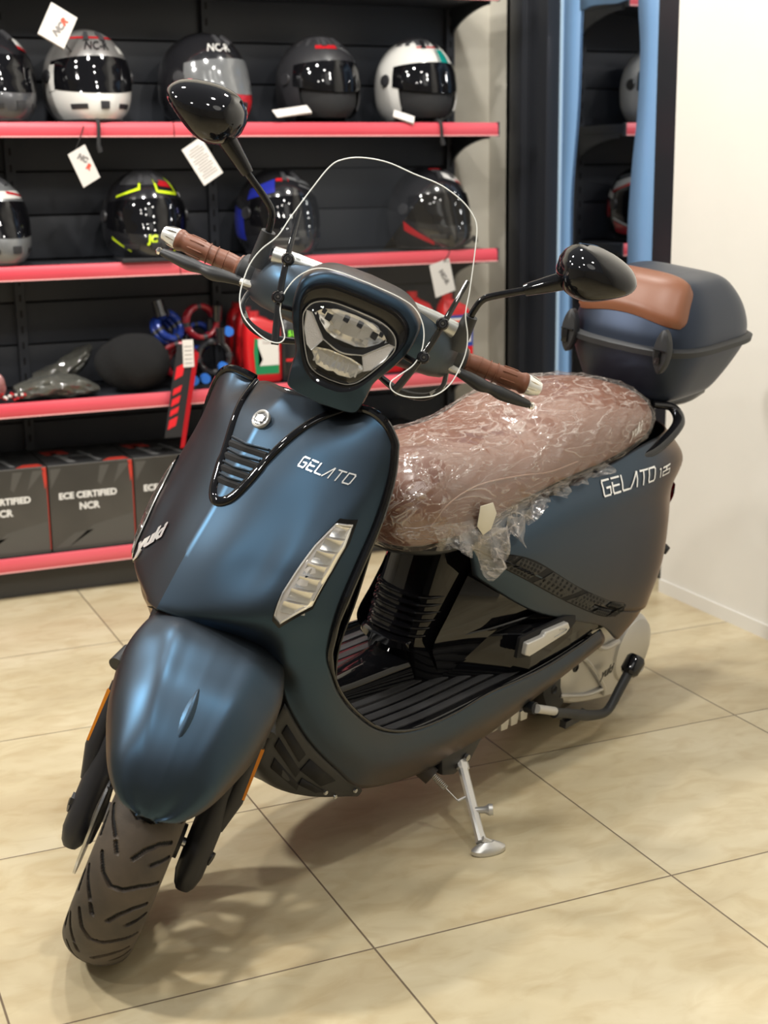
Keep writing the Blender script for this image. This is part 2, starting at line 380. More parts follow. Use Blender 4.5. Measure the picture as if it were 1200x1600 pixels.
# right wall: cream part, recess with the glazed door, pier beyond it
f = MB(); f.box((2.58, .27, 1.6), (.2, 6.54, 3.2), M['wallr']); f.box((2.58, 3.92, 2.76), (.2, .78, .88), M['wallr'])
struct(f.build('wall_right'))
f = MB(); f.box((2.58, 4.61, 1.6), (.2, .16, 3.2), M['wallb']); struct(f.build('wall_pier'))
f = MB(); f.box((2.477, .27, .02), (.006, 6.54, .04), M['wallr']); struct(f.build('baseboard_right'))
f = MB(); f.box((-.76, -3.05, 1.6), (6.7, .1, 3.2), M['wallx']); struct(f.build('wall_front'))
f = MB(); f.box((-4.05, .85, 1.6), (.1, 7.8, 3.2), M['wallx']); struct(f.build('wall_left'))

door = MB()
door.box((2.525, 4.50, 1.16), (.09, .115, 2.32), M['frame']); door.box((2.545, 4.385, 1.16), (.07, .115, 2.32), M['frame'])
door.box((2.50, 4.447, 1.16), (.012, .012, 2.32), M['frame'])
door.box((2.58, 3.642, 1.16), (.05, .22, 2.32), M['frame']); door.box((2.54, 4.04, 2.22), (.09, .6, .2), M['frame'])
d_o = struct(door.build('door_1', bevel=.004))
g = MB(); g.box((2.575, 4.04, 1.08), (.01, .60, 2.1), mat('dark_mirror_glass', (.62, .64, .68), .01, 1))
go = g.build('window_1'); struct(go)
# blue protective film left round the edge of the pane, its inner edge cut by hand
fl = MB()
yl = [(2.12, 4.20), (1.95, 4.19), (1.80, 4.205), (1.70, 4.21), (1.55, 4.214), (1.41, 4.225), (1.2, 4.251), (.99, 4.253), (.7, 4.25), (.3, 4.245), (.02, 4.25)]
yr = [(2.12, 3.88), (1.95, 3.87), (1.77, 3.877), (1.62, 3.859), (1.435, 3.867), (1.28, 3.888), (1.12, 3.902), (1.0, 3.9), (.7, 3.885), (.3, 3.88), (.02, 3.88)]
L_ = cr([(2.566, y, z) for z, y in yl], 6); R_ = cr([(2.566, y, z) for z, y in yr], 6)
fl.grid([[(2.566, 4.322, p[2]), p] for p in L_], M['filmblue']); fl.grid([[p, (2.566, 3.752, p[2])] for p in R_], M['filmblue'])
top = [(4.214, 1.775), (4.15, 1.785), (4.08, 1.782), (4.0, 1.776), (3.95, 1.78), (3.87, 1.79)]
fl.grid([[(2.5655, y, z), (2.5655, y, 2.12)] for y, z in top], M['filmblue'])
fl.box((2.563, 4.322, 1.07), (.006, .012, 2.1), M['filmedge'])
o = fl.build('film_strip', solid=.0015); tag(o, 'blue protective film left around the edge of the dark glass pane', 'film')
dj = 0

# ================================================================== SHELVING
SX0, SX1, SF, SB = -.9, 2.32, 4.33, 4.655
LEV = [.137, .614, 1.018, 1.428, 1.853]
sh = empty('shelving_unit', 'anthracite shop shelving with red edge strips along the back wall', 'shelving', (.7, 4.5, 0))
IM = Matrix.Translation((-.7, -4.5, 0))
def part(mb, name, parent=sh, **k): return mb.build(name, parent, X=IM, **k)
b = MB()
z = 0.0
bp_h = .137
zz = [0, .137, .26, .385, .50, .614, .75, .885, 1.018, 1.155, 1.29, 1.428, 1.56, 1.69, 1.853, 1.97, 2.1]
for a, c in zip(zz, zz[1:]): b.box(((SX0+SX1)/2-.02, SB+.006, (a+c)/2), (SX1-SX0-.0, .012, c-a-.006), M['shelf'])
b.box(((SX0+SX1)/2-.02, SB+.014, 1.05), (SX1-SX0, .006, 2.1), M['dark'])
part(b, 'back_panel', bevel=.002)
for x in (-.2, .78, 1.43, 2.305):
    b = MB(); b.box((x, SB-.008, 1.05), (.03, .024, 2.1), M['shelf'])
    for k in range(40): b.box((x, SB-.0205, .1+k*.05), (.006, .002, .022), M['dark'])
    part(b, 'upright')
b = MB(); b.box(((SX0+SX1)/2, (SF+SB)/2+.02, .054), (SX1-SX0, SB-SF-.04, .108), M['shelfbase']); part(b, 'plinth', bevel=.003)
for i, z in enumerate(LEV):
    b = MB(); b.box(((SX0+SX1)/2, (SF+SB)/2, z-.018), (SX1-SX0, SB-SF, .03), M['shelf']); s_o = part(b, 'shelf_board', bevel=.003)
    if i in (1, 2, 3, 4):  # curved bracket under the right end
        b = MB(); pts = [(SF+.03, z-.033), (SF+.035, z-.05)]
        for k in range(9):
            a = PI/2*k/8; pts.append((SF+.06+.25*math.sin(a)**1.4, z-.05-.09*(1-math.cos(a))))
        pts += [(SB, z-.15), (SB, z-.033)]
        b.prism(pts, SX1-.012, SX1-.004, M['shelf'], 'x'); part(b, 'bracket')
    # red strip, leaning slightly back, in lengths of about a metre
    b = MB()
    for xa, xb in ((SX0, .12), (.122, 1.215), (1.218, SX1)):
        G = []
        for x in (xa, xb): G.append([(x, SF-.004, z+.001), (x, SF-.012, z-.001), (x, SF-.016, z-.012), (x, SF-.017, z-.036), (x, SF-.010, z-.043), (x, SF-.004, z-.043)])
        b.grid([[g_ for g_ in G[0]], [g_ for g_ in G[1]]], M['redstrip'])
        b.box(((xa+xb)/2, SF-.0175, z-.0405), (xb-xa, .003, .004), M['pinkstrip'])
    b.box((SX1+.002, SF-.008, z-.021), (.005, .02, .046), M['shelf'])
    part(b, 'edge_strip', sh, autos=50)

# ================================================================== HELMETS
HM = {k: mat('helmet_'+k, c, r, me, coat=co, coatr=.04) for k, c, r, me, co in [
    ('black', (.012, .012, .014), .16, 0, .8), ('mattblack', (.022, .022, .025), .4, 0, 0), ('white', (.62, .61, .58), .2, 0, .6), ('silver', (.34, .33, .32), .28, .6, .5), ('grey', (.17, .175, .18), .3, .3, .4),
    ('darkgrey', (.06, .06, .065), .3, .2, .4), ('red', (.42, .012, .018), .22, 0, .6), ('green', (.0, .23, .19), .25, 0, .6), ('yellow', (.55, .72, .02), .25, 0, .5), ('blue', (.02, .03, .32), .22, .2, .6)]}
HM['visor'] = mat('smoked_visor', (.004, .004, .005), .05, 0, spec=.35)
HM['visorgrey'] = mat('tinted_visor', (.16, .165, .17), .12, .2)
HM['lining'] = mat('helmet_lining', (.01, .01, .011), .9)
HM['strap'] = mat('chin_strap', (.012, .012, .013), .7)
def hpt(az, el, off=0., chin=1.0):
    """point on a helmet: az 0 = face (-y), el degrees; off = extra radius; chin bulges forward"""
    a, e = R(az), R(el)
    rx, ry, rz = .128, .155, .150
    x = rx*math.sin(a)*math.cos(e); y = -ry*math.cos(a)*math.cos(e); z = rz*math.sin(e)
    if el < 5:
        fwd = max(0, math.cos(a))**2; k = min(1, (5-el)/45)
        y -= .045*fwd*k*chin*(1-.35*k); s_ = 1-.10*max(0, k-.55); x *= 1+.05*k
        y *= 1
    if el < -10:
        kk = (-10-el)/50; x *= 1+.10*kk; y *= 1+.26*kk
    d = Vector((x, y, z)).normalized()
    p = Vector((x, y, z))+d*off
    return (p.x, p.y, p.z+.122)
def patch(mb, m, az0, az1, el0, el1, off, na=18, ne=8, top=None, bot=None, edge=True, chin=1.0):
    """raised patch with a rim so that it has thickness; top/bot: functions az -> el"""
    G = []
    for i in range(ne+1):
        row = []
        for j in range(na+1):
            az = az0+(az1-az0)*j/na; lo = bot(az) if bot else el0; hi = top(az) if top else el1
            row.append(hpt(az, lo+(hi-lo)*i/ne, off, chin))
        G.append(row)
    mb.grid(G, m)
    if edge:
        def base(r_, azs, els): return [hpt(a, e, off-.006, chin) for a, e in zip(azs, els)]
        azs = [az0+(az1-az0)*j/na for j in range(na+1)]
        for t, i in ((0, 0), (1, ne)):
            els = [((bot(a) if bot else el0) if t == 0 else (top(a) if top else el1)) for a in azs]
            mb.grid([G[i], base(None, azs, els)], m)
        for j, a in ((0, az0), (na, az1)):
            lo = bot(a) if bot else el0; hi = top(a) if top else el1
            els = [lo+(hi-lo)*i/ne for i in range(ne+1)]
            mb.grid([[G[i][j] for i in range(ne+1)], base(None, [a]*(ne+1), els)], m)
hel_group = None
def helmet(x, zs, yaw, label, shell, chin, visor='visor', kind='full', decals=(), word=None, wcol='white', cword=None, y=4.47, tilt=0, peak=None, scale=1.0):
    root = empty('motorcycle_helmet', label, 'helmet'); root.matrix_world = Matrix.Translation((x, y, zs)) @ Matrix.Rotation(R(yaw), 4, 'Z') @ Matrix.Rotation(R(tilt), 4, 'X') @ Matrix.Scale(scale, 4)
    s = MB()
    full = kind == 'full'
    # shell: whole dome at the top and back, cheeks down the sides
    def front_low(az):
        a = abs(az)
        if a < 62: return 22-6*(a/62)**2
        if a < 80: return 16-(a-62)/18*66
        return -50
    G = []; na = 72; ne = 22
    for i in range(ne+1):
        row = []
        for j in range(na+1):
            az = -180+360*j/na; lo = front_low(az); row.append(hpt(az, lo+(90-lo)*(i/ne)))
        G.append(row)
    s.grid(G, HM[shell])
    inner = [[tuple(Vector(p)*1.0 + (Vector((0, 0, .122))-Vector(p))*.07) for p in G[0]]]
    s.grid([G[0], inner[0]], HM[shell])
    if not full:  # cheeks of the open face helmet come further round
        for sg in (-1, 1): patch(s, HM[shell], sg*80, sg*58, -46, 16, .002, 6, 10, bot=lambda a: -46+max(0, (78-abs(a)))*.6)
    for (m_, a0, a1, e0, e1, of) in decals:
        if isinstance(e0, tuple): patch(s, HM[m_], a0, a1, 0, 0, of, 16, 5, bot=lambda a, A=a0, B=a1, E=e0: E[0]+(E[1]-E[0])*(a-A)/(B-A), top=lambda a, A=a0, B=a1, E=e1: E[0]+(E[1]-E[0])*(a-A)/(B-A), edge=False)
        else: patch(s, HM[m_], a0, a1, e0, e1, of, 14, 5, edge=False)
    if word:
        wd, wel, wsz, waz = word
        text_on(s, wd, lambda u, v: hpt(waz+u*420, wel+v*420, .0035), HM[wcol], wsz*.95, .25, .0005)
    # raised crown vents
    for sg in (-1, 1): patch(s, HM['darkgrey' if shell != 'white' else 'black'], sg*16-5, sg*16+5, 46, 62, .006, 4, 4)
    s.build('shell', root, solid=0)
    v = MB()
    if full: patch(v, HM[visor], -72, 72, -14, 24, .0035, 30, 8, top=lambda a: 25-5*(abs(a)/72)**2, bot=lambda a: -16+7*(abs(a)/72)**2)
    else: patch(v, HM[visor], -66, 66, -26, 26, .004, 30, 10, top=lambda a: 25-5*(abs(a)/66)**2, bot=lambda a: -12+8*(abs(a)/66)**2, chin=.5)
    for sg in (-1, 1):
        c = Vector(hpt(sg*78, 4, .004)); n = (c-Vector((0, 0, .118))).normalized(); q = n.to_track_quat('Z', 'Y').to_matrix().to_4x4()
        v.lathe([(0, .006), (.018, .005), (.02, 0)], HM['mattblack'], 20, X=Matrix.Translation(c) @ q)
    v.build('visor', root)
    l = MB()
    G = [[hpt(-180+15*j, -50+8*i, -.012) for j in range(25)] for i in range(8)]; l.grid(G, HM['lining'])
    l.add([hpt(-180+15*j, -50, -.012) for j in range(24)], [tuple(range(24))], HM['lining'], False)
    if not full:
        l.tube([hpt(-60, -30, -.012), hpt(-30, -52, -.02, .3), hpt(0, -56, -.02, .3), hpt(30, -52, -.02, .3), hpt(60, -30, -.012)], .007, HM['strap'], 8, 4, flat=((0, 0, 1), .5))
    l.build('lining', root)
    if full:
        c = MB()
        patch(c, HM[chin], -84, 84, -50, -14, .002, 36, 10, top=lambda a: -15+7*(abs(a)/84)**2+(max(0, abs(a)-66)*1.0), bot=lambda a: -50)
        patch(c, HM['mattblack'], -6, 6, -34, -25, .007, 4, 4)
        for sg in (-1, 1): patch(c, HM['mattblack'], sg*34-11, sg*34+11, -34, -28, .0045, 6, 3)
        if cword: text_on(c, cword, lambda u, v: hpt(-4+u*380, -25+v*380, .006), HM['yellow'], .032, .2, .002)
        for (m_, a0, a1, e0, e1, of) in [d for d in (peak or [])]:
            patch(c, HM[m_], a0, a1, 0, 0, of, 12, 4, bot=lambda a, A=a0, B=a1, E=e0: E[0]+(E[1]-E[0])*(a-A)/(B-A), top=lambda a, A=a0, B=a1, E=e1: E[0]+(E[1]-E[0])*(a-A)/(B-A), edge=False)
        c.build('chin_guard', root)
        t = MB(); t.tube([hpt(a, -51, .0) for a in range(-180, 180, 10)], .007, HM['mattblack'], 8, closed=True, flat=((0, 0, 1), .7)); t.build('edge_trim', root)
    return root
Z4, Z3 = 1.430, 1.020
# top shelf, left to right
helmet(.70, Z4, 22, 'black helmet with white and red crown flash, leftmost on the upper shelf', 'black', 'darkgrey', decals=[('white', 20, 60, (38, 30), (52, 40), .0012), ('red', 20, 60, (33, 26), (38, 30), .0014)])
helmet(.995, Z4, 4, 'silver and white motorcycle helmet with white chin guard on the upper shelf', 'silver', 'white', decals=[('red', -50, 50, (50, 50), (54, 54), .0012), ('white', 40, 66, (30, 27), (40, 36), .0012), ('white', -74, -64, -12, 16, .004), ('white', 64, 74, -12, 16, .004)], word=('NC-R', 33, .042, -1), wcol='black')
helmet(1.36, Z4, 26, 'black and red motorcycle helmet with grey tinted visor behind the black mirror', 'black', 'red', 'visorgrey', decals=[('red', 40, 110, (30, 44), (48, 54), .0012), ('red', 75, 120, (-30, -10), (10, 30), .0012)], word=('NC-R', 34, .04, -22))
helmet(1.742, Z4, 6, 'black open face helmet with grey crown lines and a short red stripe', 'mattblack', 'black', kind='open', decals=[('darkgrey', -180, 180, 48, 88, .0008), ('grey', 12, 80, (44, 20), (47, 24), .0012), ('red', -34, 8, (42, 42), (48, 48), .0014), ('grey', 40, 80, (24, 22), (27, 25), .0016)])
helmet(2.09, Z4, 4, 'white open face helmet with green block and dark grey crown on the upper shelf', 'white', 'white', kind='open', decals=[('darkgrey', -180, 180, 52, 88, .001), ('green', 10, 28, 24, 44, .0016), ('red', -30, 20, (47, 47), (50, 50), .0014), ('grey', 5, 8, 24, 44, .0016)])
# middle shelf
helmet(.655, Z3, 24, 'grey helmet with white and red crown band, leftmost on the middle shelf', 'grey', 'grey', decals=[('white', -60, 60, (28, 28), (38, 38), .0012), ('red', 5, 60, (34, 27), (38, 30), .0015), ('white', 55, 74, (-12, -12), (18, 18), .004)])
helmet(1.15, Z3, -4, 'glossy black motorcycle helmet with neon yellow lines and black chin guard', 'black', 'black', decals=[('darkgrey', -60, 60, 44, 75, .001), ('yellow', -56, -18, (26, 36), (29, 40), .0014), ('yellow', -20, -16, 36, 48, .0014), ('yellow', 12, 50, (32, 28), (36, 32), .0016), ('yellow', 10, 14, 33, 52, .0016), ('yellow', 48, 53, 30, 56, .0016), ('red', 18, 44, (42, 38), (52, 48), .0016), ('white', 60, 68, 26, 32, .0016)],
       peak=[('yellow', -62, -36, (-22, -38), (-18, -36), .004), ('yellow', 34, 60, (-38, -22), (-36, -18), .004), ('yellow', 32, 36, (-50, -50), (-36, -36), .004)], cword='JC')
helmet(1.59, Z3, 10, 'black motorcycle helmet with blue sides and grey crown lines behind the windscreen', 'black', 'black', decals=[('grey', -10, 70, (50, 30), (56, 38), .0012), ('grey', 10, 80, (38, 18), (41, 22), .0014), ('red', -34, -8, (46, 46), (51, 51), .0014), ('blue', -80, -36, (20, 30), (34, 50), .0012), ('blue', 78, 140, (-40, -38), (2, 20), .0012), ('blue', -140, -84, (-20, -30), (20, 6), .0012)],
       peak=[('grey', -60, -10, (-30, -27), (-27, -25), .004), ('grey', -60, -20, (-40, -37), (-37, -35), .004), ('blue', 40, 78, (-46, -40), (-26, -14), .004)])
helmet(2.135, Z3, 12, 'black motorcycle helmet with red chin wedges and white crown bands on the middle shelf', 'black', 'black', decals=[('white', -10, 90, (48, 22), (60, 36), .0012), ('grey', -30, 90, (62, 40), (66, 46), .0012), ('red', 20, 90, (40, 18), (45, 22), .0015), ('red', -40, 10, (66, 66), (70, 70), .0012), ('white', 84, 130, (10, 20), (18, 30), .0014), ('red', 90, 150, (-14, -6), (6, 16), .0012)],
       peak=[('red', 22, 78, (-46, -36), (-40, -18), .004), ('white', 20, 78, (-40, -16), (-38, -13), .0045), ('red', -78, -40, (-22, -44), (-10, -38), .004), ('red', 36, 50, (-26, -26), (-17, -17), .005)])

# ================================================================== SWING TAGS
CARD = mat('white_card', (.74, .70, .66), .6); CARD2 = mat('card_edge', (.45, .38, .33), .7)
INK = mat('grey_ink', (.25, .23, .22), .7); REDINK = mat('red_ink', (.75, .10, .06), .6); STR = mat('black_cord', (.01, .01, .01), .7)
def swing_tag(cx, y, cz, w_, h_, rot, yaw, label, cord=None, words=(), lines=0, leaves=3, pitch=0):
    r0 = empty('swing_tag', label, 'tag', group=None)
    r0.matrix_world = Matrix.Translation((cx, y, cz)) @ Matrix.Rotation(R(yaw), 4, 'Z') @ Matrix.Rotation(R(pitch), 4, 'X') @ Matrix.Rotation(R(rot), 4, 'Y')
    b = MB()
    for k in range(leaves): b.box((k*.0015, .003*k, -k*.001), (w_, .0012, h_), CARD if k == 0 else CARD2, X=Matrix.Rotation(R(k*2.0), 4, 'Z'))
    for s_, u0, v0, sz, ink, rr in words:
        text_on(b, s_, lambda u, v: (u0+u*math.cos(rr)-v*math.sin(rr), -.0012, v0+u*math.sin(rr)+v*math.cos(rr)), ink, sz, .2, .002)
    for k in range(lines): b.box((0, -.0011, h_*.36-k*h_*.72/max(1, lines-1)), (w_*(.72 if k % 3 else .5), .0006, h_*.018), INK)
    b.build('card', r0)
    if cord:
        c = MB(); inv = r0.matrix_world.inverted(); c.tube([tuple(inv @ Vector(p)) for p in cord], .0018, STR, 6, 5); c.build('cord', r0)
    return r0
hr = PI/2
swing_tag(.888, 4.318, 1.696, .085, .098, 28, 8, 'white folded swing tag leaning above the silver and white helmet', [(.90, 4.33, 1.66), (.93, 4.36, 1.63), (.96, 4.40, 1.62)], words=[('NC', .014, -.012, .026, INK, 1.3), ('R', .020, .016, .026, REDINK, 1.3)], lines=0)
swing_tag(.936, 4.30, 1.303, .066, .105, -26, 20, 'white folded swing tag hanging below the silver and white helmet', [(.915, 4.30, 1.352), (.935, 4.295, 1.40), (.96, 4.36, 1.44)], words=[('NC', 0, .018, .022, INK, -.9), ('R', .006, -.012, .022, REDINK, -.9)], leaves=5)
swing_tag(1.297, 4.30, 1.313, .072, .125, -32, 0, 'white swing tag with printed lines hanging under the black and red helmet', [(1.265, 4.30, 1.368), (1.28, 4.295, 1.41), (1.33, 4.37, 1.44)], lines=12, leaves=1)
swing_tag(1.60, 4.325, 1.462, .125, .035, -12, 0, 'white swing tag lying flat before the black open face helmet', lines=2, leaves=2, pitch=-50)
swing_tag(1.98, 4.32, 1.447, .07, .030, 24, 0, 'small white swing tag lying before the white open face helmet', leaves=2, pitch=-40)
swing_tag(2.105, 4.298, .93, .085, .11, -14, 12, 'white folded swing tag hanging beneath the black helmet with red wedges', [(2.11, 4.30, .98), (2.13, 4.295, 1.015), (2.15, 4.37, 1.03)], words=[('NC-R', 0, .0, .022, INK, -1.2)], leaves=3)
def strap(pts, label):
    b = MB(); b.tube(pts, .006, HM['strap'], 8, 5, flat=((0, 1, 0), .35)); b.tube([pts[-1], (pts[-1][0]+.004, pts[-1][1], pts[-1][2]-.018)], .008, HM['strap'], 8); tag(b.build('chin_strap_end'), label, 'strap')
strap([(.98, 4.37, 1.436), (.985, 4.318, 1.434), (.987, 4.306, 1.42), (.984, 4.306, 1.36)], 'black chin strap hanging over the red shelf edge below the silver and white helmet')
strap([(2.10, 4.37, 1.436), (2.104, 4.318, 1.434), (2.106, 4.306, 1.42), (2.110, 4.306, 1.375)], 'black chin strap hanging over the red shelf edge below the white open face helmet')
strap([(2.10, 4.36, 1.03), (2.15, 4.318, 1.026), (2.20, 4.312, 1.04), (2.235, 4.318, 1.06)], 'black buckled strap on the red shelf edge before the helmet with red wedges')
b = MB(); b.box((1.115, 4.345, 1.024), (.16, .09, .012), HM['mattblack']); tag(b.build('booklet', bevel=.002), 'thin black booklet lying under the yellow lined helmet at the shelf edge', 'booklet')

# ================================================================== BOXES ON THE BOTTOM SHELF
BX = vary(mat('printed_carton', (.05, .048, .045), .35), (.040, .038, .035), (.075, .07, .063), 3, 3); BXT = vary(mat('carton_top', (.03, .03, .03), .3), (.02, .02, .021), (.055, .055, .056), 6, 3)
BXL = mat('carton_light_print', (.085, .082, .076), .35); BXW = mat('carton_white_print', (.75, .74, .72), .5); BXR = mat('carton_red_print', (.50, .045, .03), .35); BXG = mat('carton_grey_print', (.20, .20, .20), .4)
def carton(x0, label):
    W_, D_, H_ = .262, .30, .272
    r0 = empty('helmet_carton', label, 'box', (x0+W_/2, 4.342+D_/2, .1375), 0, 'helmet cartons on the bottom shelf')
    b = MB(); b.box((0, 0, H_/2), (W_, D_, H_), BX); b.box((0, 0, H_+.0006), (W_-.002, D_-.002, .001), BXT)
    yf = -D_/2-.0006
    # faceted lighter shapes of the printed face
    for tri in ([(-.125, .01), (-.06, .055), (.0, .06), (-.08, .012)], [(-.08, .012), (.0, .075), (.126, .10), (.126, .01)], [(.03, .262), (.06, .262), (.03, .20), (.02, .21)], [(.09, .262), (.125, .262), (.07, .20)], [(-.125, .262), (-.09, .262), (-.125, .2)]):
        b.add([(u, yf, v) for u, v in tri], [tuple(range(len(tri)))], BXL, False)
    b.add([(.118, yf, .272), (.131, yf, .272), (.131, yf, .225), (.124, yf, .20)], [(0, 1, 2, 3)], BXR, False)
    b.box((.1306, -D_/2+.002, .13), (.002, .006, .24), BXR)
    text_on(b, 'ECE CERTIFIED', lambda u, v: (-.012+u, yf-.0004, .165+v), BXW, .0275, 0, .0012)
    text_on(b, 'NCR', lambda u, v: (-.01+u, yf-.0004, .128+v), BXW, .030, 0, .0012)
    zt = H_+.0014
    for quad, m_ in (([(.04, -.145), (.125, -.145), (.115, -.10), (.07, -.10)], BXR), ([(-.10, .02), (-.03, .02), (-.04, .09), (-.12, .09)], BXR), ([(-.06, -.12), (-.035, -.12), (-.07, .06), (-.09, .06)], BXG), ([(.03, -.12), (.045, -.12), (.01, .06), (-.0, .06)], BXG)):
        b.add([(u, v, zt) for u, v in quad], [(0, 1, 2, 3)], m_, False)
    text_on(b, 'NC-R', lambda u, v: (-.01+u, -.03+v, zt+.0003), BXG, .035, .2, .002)
    b.build('box_body', r0, autos=20, weld=False)
    l = MB(); l.box((0, -D_/2-.0002, H_-.0003), (W_+.001, .0016, .0016), BXG); l.box((0, -.02, H_+.0018), (W_, .0015, .0006), mat('tape_line', (.01, .01, .01), .6)); l.build('lid_edge', r0)
    return r0
names = ['leftmost printed helmet carton on the bottom shelf, cut by the photo edge', 'dark helmet carton with whole white lettering left of the scooter nose', 'dark helmet carton half hidden behind the scooter nose', 'dark helmet carton on the bottom shelf behind the front shield', 'dark helmet carton on the bottom shelf right of the headlight neck', 'rightmost dark helmet carton on the bottom shelf above the seat nose']
for k, nm in enumerate(names): carton(.509+.2675*k, nm)

# ================================================================== GOODS ON THE THIRD SHELF
Z2 = .6155
BAGM = thin_glass('polybag', (.55, .54, .50), 1.6, 1.5, .08, .10, (.5, .5, .45))
CAPM = noise_bump(mat('black_knit', (.0035, .0035, .004), .95), 160, .6, .003)
GREYC = vary(noise_bump(mat('folded_grey_cloth', (.05, .05, .045), .8), 30, .5, .004), (.02, .02, .02), (.13, .125, .11), 14, 4)
def blob(name, c, r, m, label, cat, seed=0, amp=.18, n=28, fr=3.0, parent=None, squash=None, sub=1):
    rnd = random.Random(seed); ph = [rnd.uniform(0, 6.28) for _ in range(6)]
    G = []
    for i in range(n//2+1):
        e = -PI/2+PI*i/(n//2); row = []
        for j in range(n):
            a = 2*PI*j/n
            k = 1+amp*(math.sin(fr*a+ph[0])*math.cos(2*e+ph[1])+.6*math.sin((fr+2)*a+ph[2])*math.sin(3*e+ph[3])+.4*math.sin(7*a+ph[4]+4*e))*math.cos(e)
            p = [c[0]+r[0]*k*math.cos(e)*math.cos(a), c[1]+r[1]*k*math.cos(e)*math.sin(a), c[2]+r[2]*k*math.sin(e)]
            p[2] = max(p[2], Z2+.001) if p[1] > 4.322 else p[2]
            row.append(tuple(p))
        G.append(row)
    b = MB(); b.grid(G, m, closeu=True); o = b.build(name, parent, sub=sub)
    if label: tag(o, label, cat)
    return o
def fold_pack(pts, w_, h_, name, label, m, over):
    """long soft packet: flattened tube with creases along a path"""
    r0 = empty(name, label, 'packet', pts[0])
    G = []; Q = cr([(*p, w_[i], h_[i]) for i, p in enumerate(pts)], 8)
    for i, (x, y, z, ww, hh) in enumerate(Q):
        ring = []
        for k in range(28):
            a = 2*PI*k/28; cre = 1+.10*math.sin(5*a+i*.35)+.05*math.sin(11*a-i*.6)
            ring.append((x+.15*hh*math.sin(3*a), y+ww*cre*math.cos(a), max(z+hh*cre*math.sin(a), Z2+.002)))
        G.append(ring)
    T = Matrix.Translation(Vector(pts[0])*-1)
    b = MB(); b.rings(G, m, X=T); b.build('folded_cloth', r0)
    c = MB(); c.rings([[(p[0], q0[1]+(p[1]-q0[1])*1.06, q0[2]+(p[2]-q0[2])*1.1+.001) for p in ring] for ring, q0 in zip(G, Q)], over, X=T); c.build('polybag', r0)
    return r0
fold_pack([(.78, 4.50, .650), (.83, 4.50, .66), (.88, 4.50, .68), (.935, 4.50, .715), (.965, 4.50, .745)], [.03, .045, .05, .045, .02], [.02, .03, .034, .03, .012], 'garment_packet', 'upper clear polybag with folded dark garment leaning on the black knit bundle', GREYC, BAGM)
fold_pack([(.70, 4.38, .635), (.77, 4.38, .645), (.84, 4.38, .648), (.91, 4.38, .642), (.955, 4.38, .632)], [.03, .045, .05, .045, .02], [.018, .03, .032, .025, .01], 'garment_packet', 'lower clear polybag with folded dark garment lying at the shelf edge', GREYC, BAGM)
blob('knit_bundle', (1.080, 4.41, .702), (.118, .092, .092), CAPM, 'round black knitted bundle resting at the edge of the third shelf', 'bundle', 3, .05, 40)
# pink packet and small beaded cords at the left
blob('pink_packet', (.63, 4.38, .665), (.045, .05, .045), thin_glass('pink_bag', (.8, .55, .55), 1.4, 1.5, .1, .35, (.75, .4, .4)), 'pink plastic packet at the left edge of the photo on the third shelf', 'packet', 5, .15)
b = MB(); rnd = random.Random(8)
for k in range(26):
    b.lathe([(0, -.005), (.004, -.003), (.005, 0), (.004, .003), (0, .005)], HM['red'] if k % 3 else CARD, 8, X=Matrix.Translation((.68+rnd.uniform(-.03, .045), 4.345+rnd.uniform(-.01, .03), Z2+.006+rnd.uniform(0, .02))))
tag(b.build('bead_cord'), 'small red and white beaded cord heaped beside the pink packet', 'cord', kind='stuff')
# cable locks: coils with blue end caps
LB = mat('lock_blue', (.015, .04, .24), .25, .2, coat=.5); LR = mat('lock_red', (.22, .008, .016), .25, .1, coat=.5); CAPB = mat('blue_cap', (.03, .16, .60), .35)
LCL = thin_glass('lock_sleeve', (.8, .8, .82), 1.5, 1.5, .05)
def coil(c, rad, thick, turns, m, tiltx, tiltz, label, caps=(), tagc=None):
    r0 = empty('cable_lock', label, 'lock', c, 0, None)
    X = Matrix.Rotation(R(tiltz), 4, 'Z') @ Matrix.Rotation(R(tiltx), 4, 'X')
    b = MB(); P = [(rad*math.cos(t*2*PI/24)*(1+.0), rad*math.sin(t*2*PI/24), thick*1.9*t/24-turns*thick*.95) for t in range(int(24*turns)+1)]
    b.tube(P, thick, m, 10, X=X)
    for s_ in range(0, len(P), 6): b.tube([tuple(Vector(P[s_])*1.0), tuple(Vector(P[min(s_+1, len(P)-1)]))], thick*1.12, HM['mattblack'], 10, X=X)
    b.build('coiled_cable', r0)
    h = MB(); h.tube([P[-1], tuple(Vector(P[-1])+Vector((.0, .05, .01)))], thick*1.6, HM['black'], 14, X=X); h.build('lock_body', r0)
    for (dx, dy, dz) in caps:
        k = MB(); k.tube([(dx, dy+.03, dz), (dx, dy, dz)], .0145, HM['black'], 16); k.tube([(dx, dy, dz), (dx, dy-.014, dz)], [.0165, .0155], CAPB, 16); k.build('end_cap', r0)
coil((1.20, 4.44, .80), .042, .012, 2.4, LB, 60, 30, 'blue cable lock coiled on top of the heap at its left', [])
coil((1.31, 4.44, .815), .050, .0095, 2.0, LR, 86, 8, 'red cable lock lying across the top of the lock heap', [(.075, -.05, -.030)])
coil((1.225, 4.40, .70), .050, .010, 2.6, LR, 66, -40, 'red coiled cable lock at the front left of the heap', [(.02, -.075, -.055)])
coil((1.345, 4.42, .70), .050, .0105, 3.2, HM['black'], 80, -20, 'black cable lock with three blue end caps in the middle of the heap', [(-.055, -.07, -.055), (.005, -.07, -.022), (.055, -.07, -.060)])
coil((1.31, 4.47, .765), .040, .009, 2.0, LB, 74, -10, 'small dark blue cable lock squeezed between the red and black ones', [])
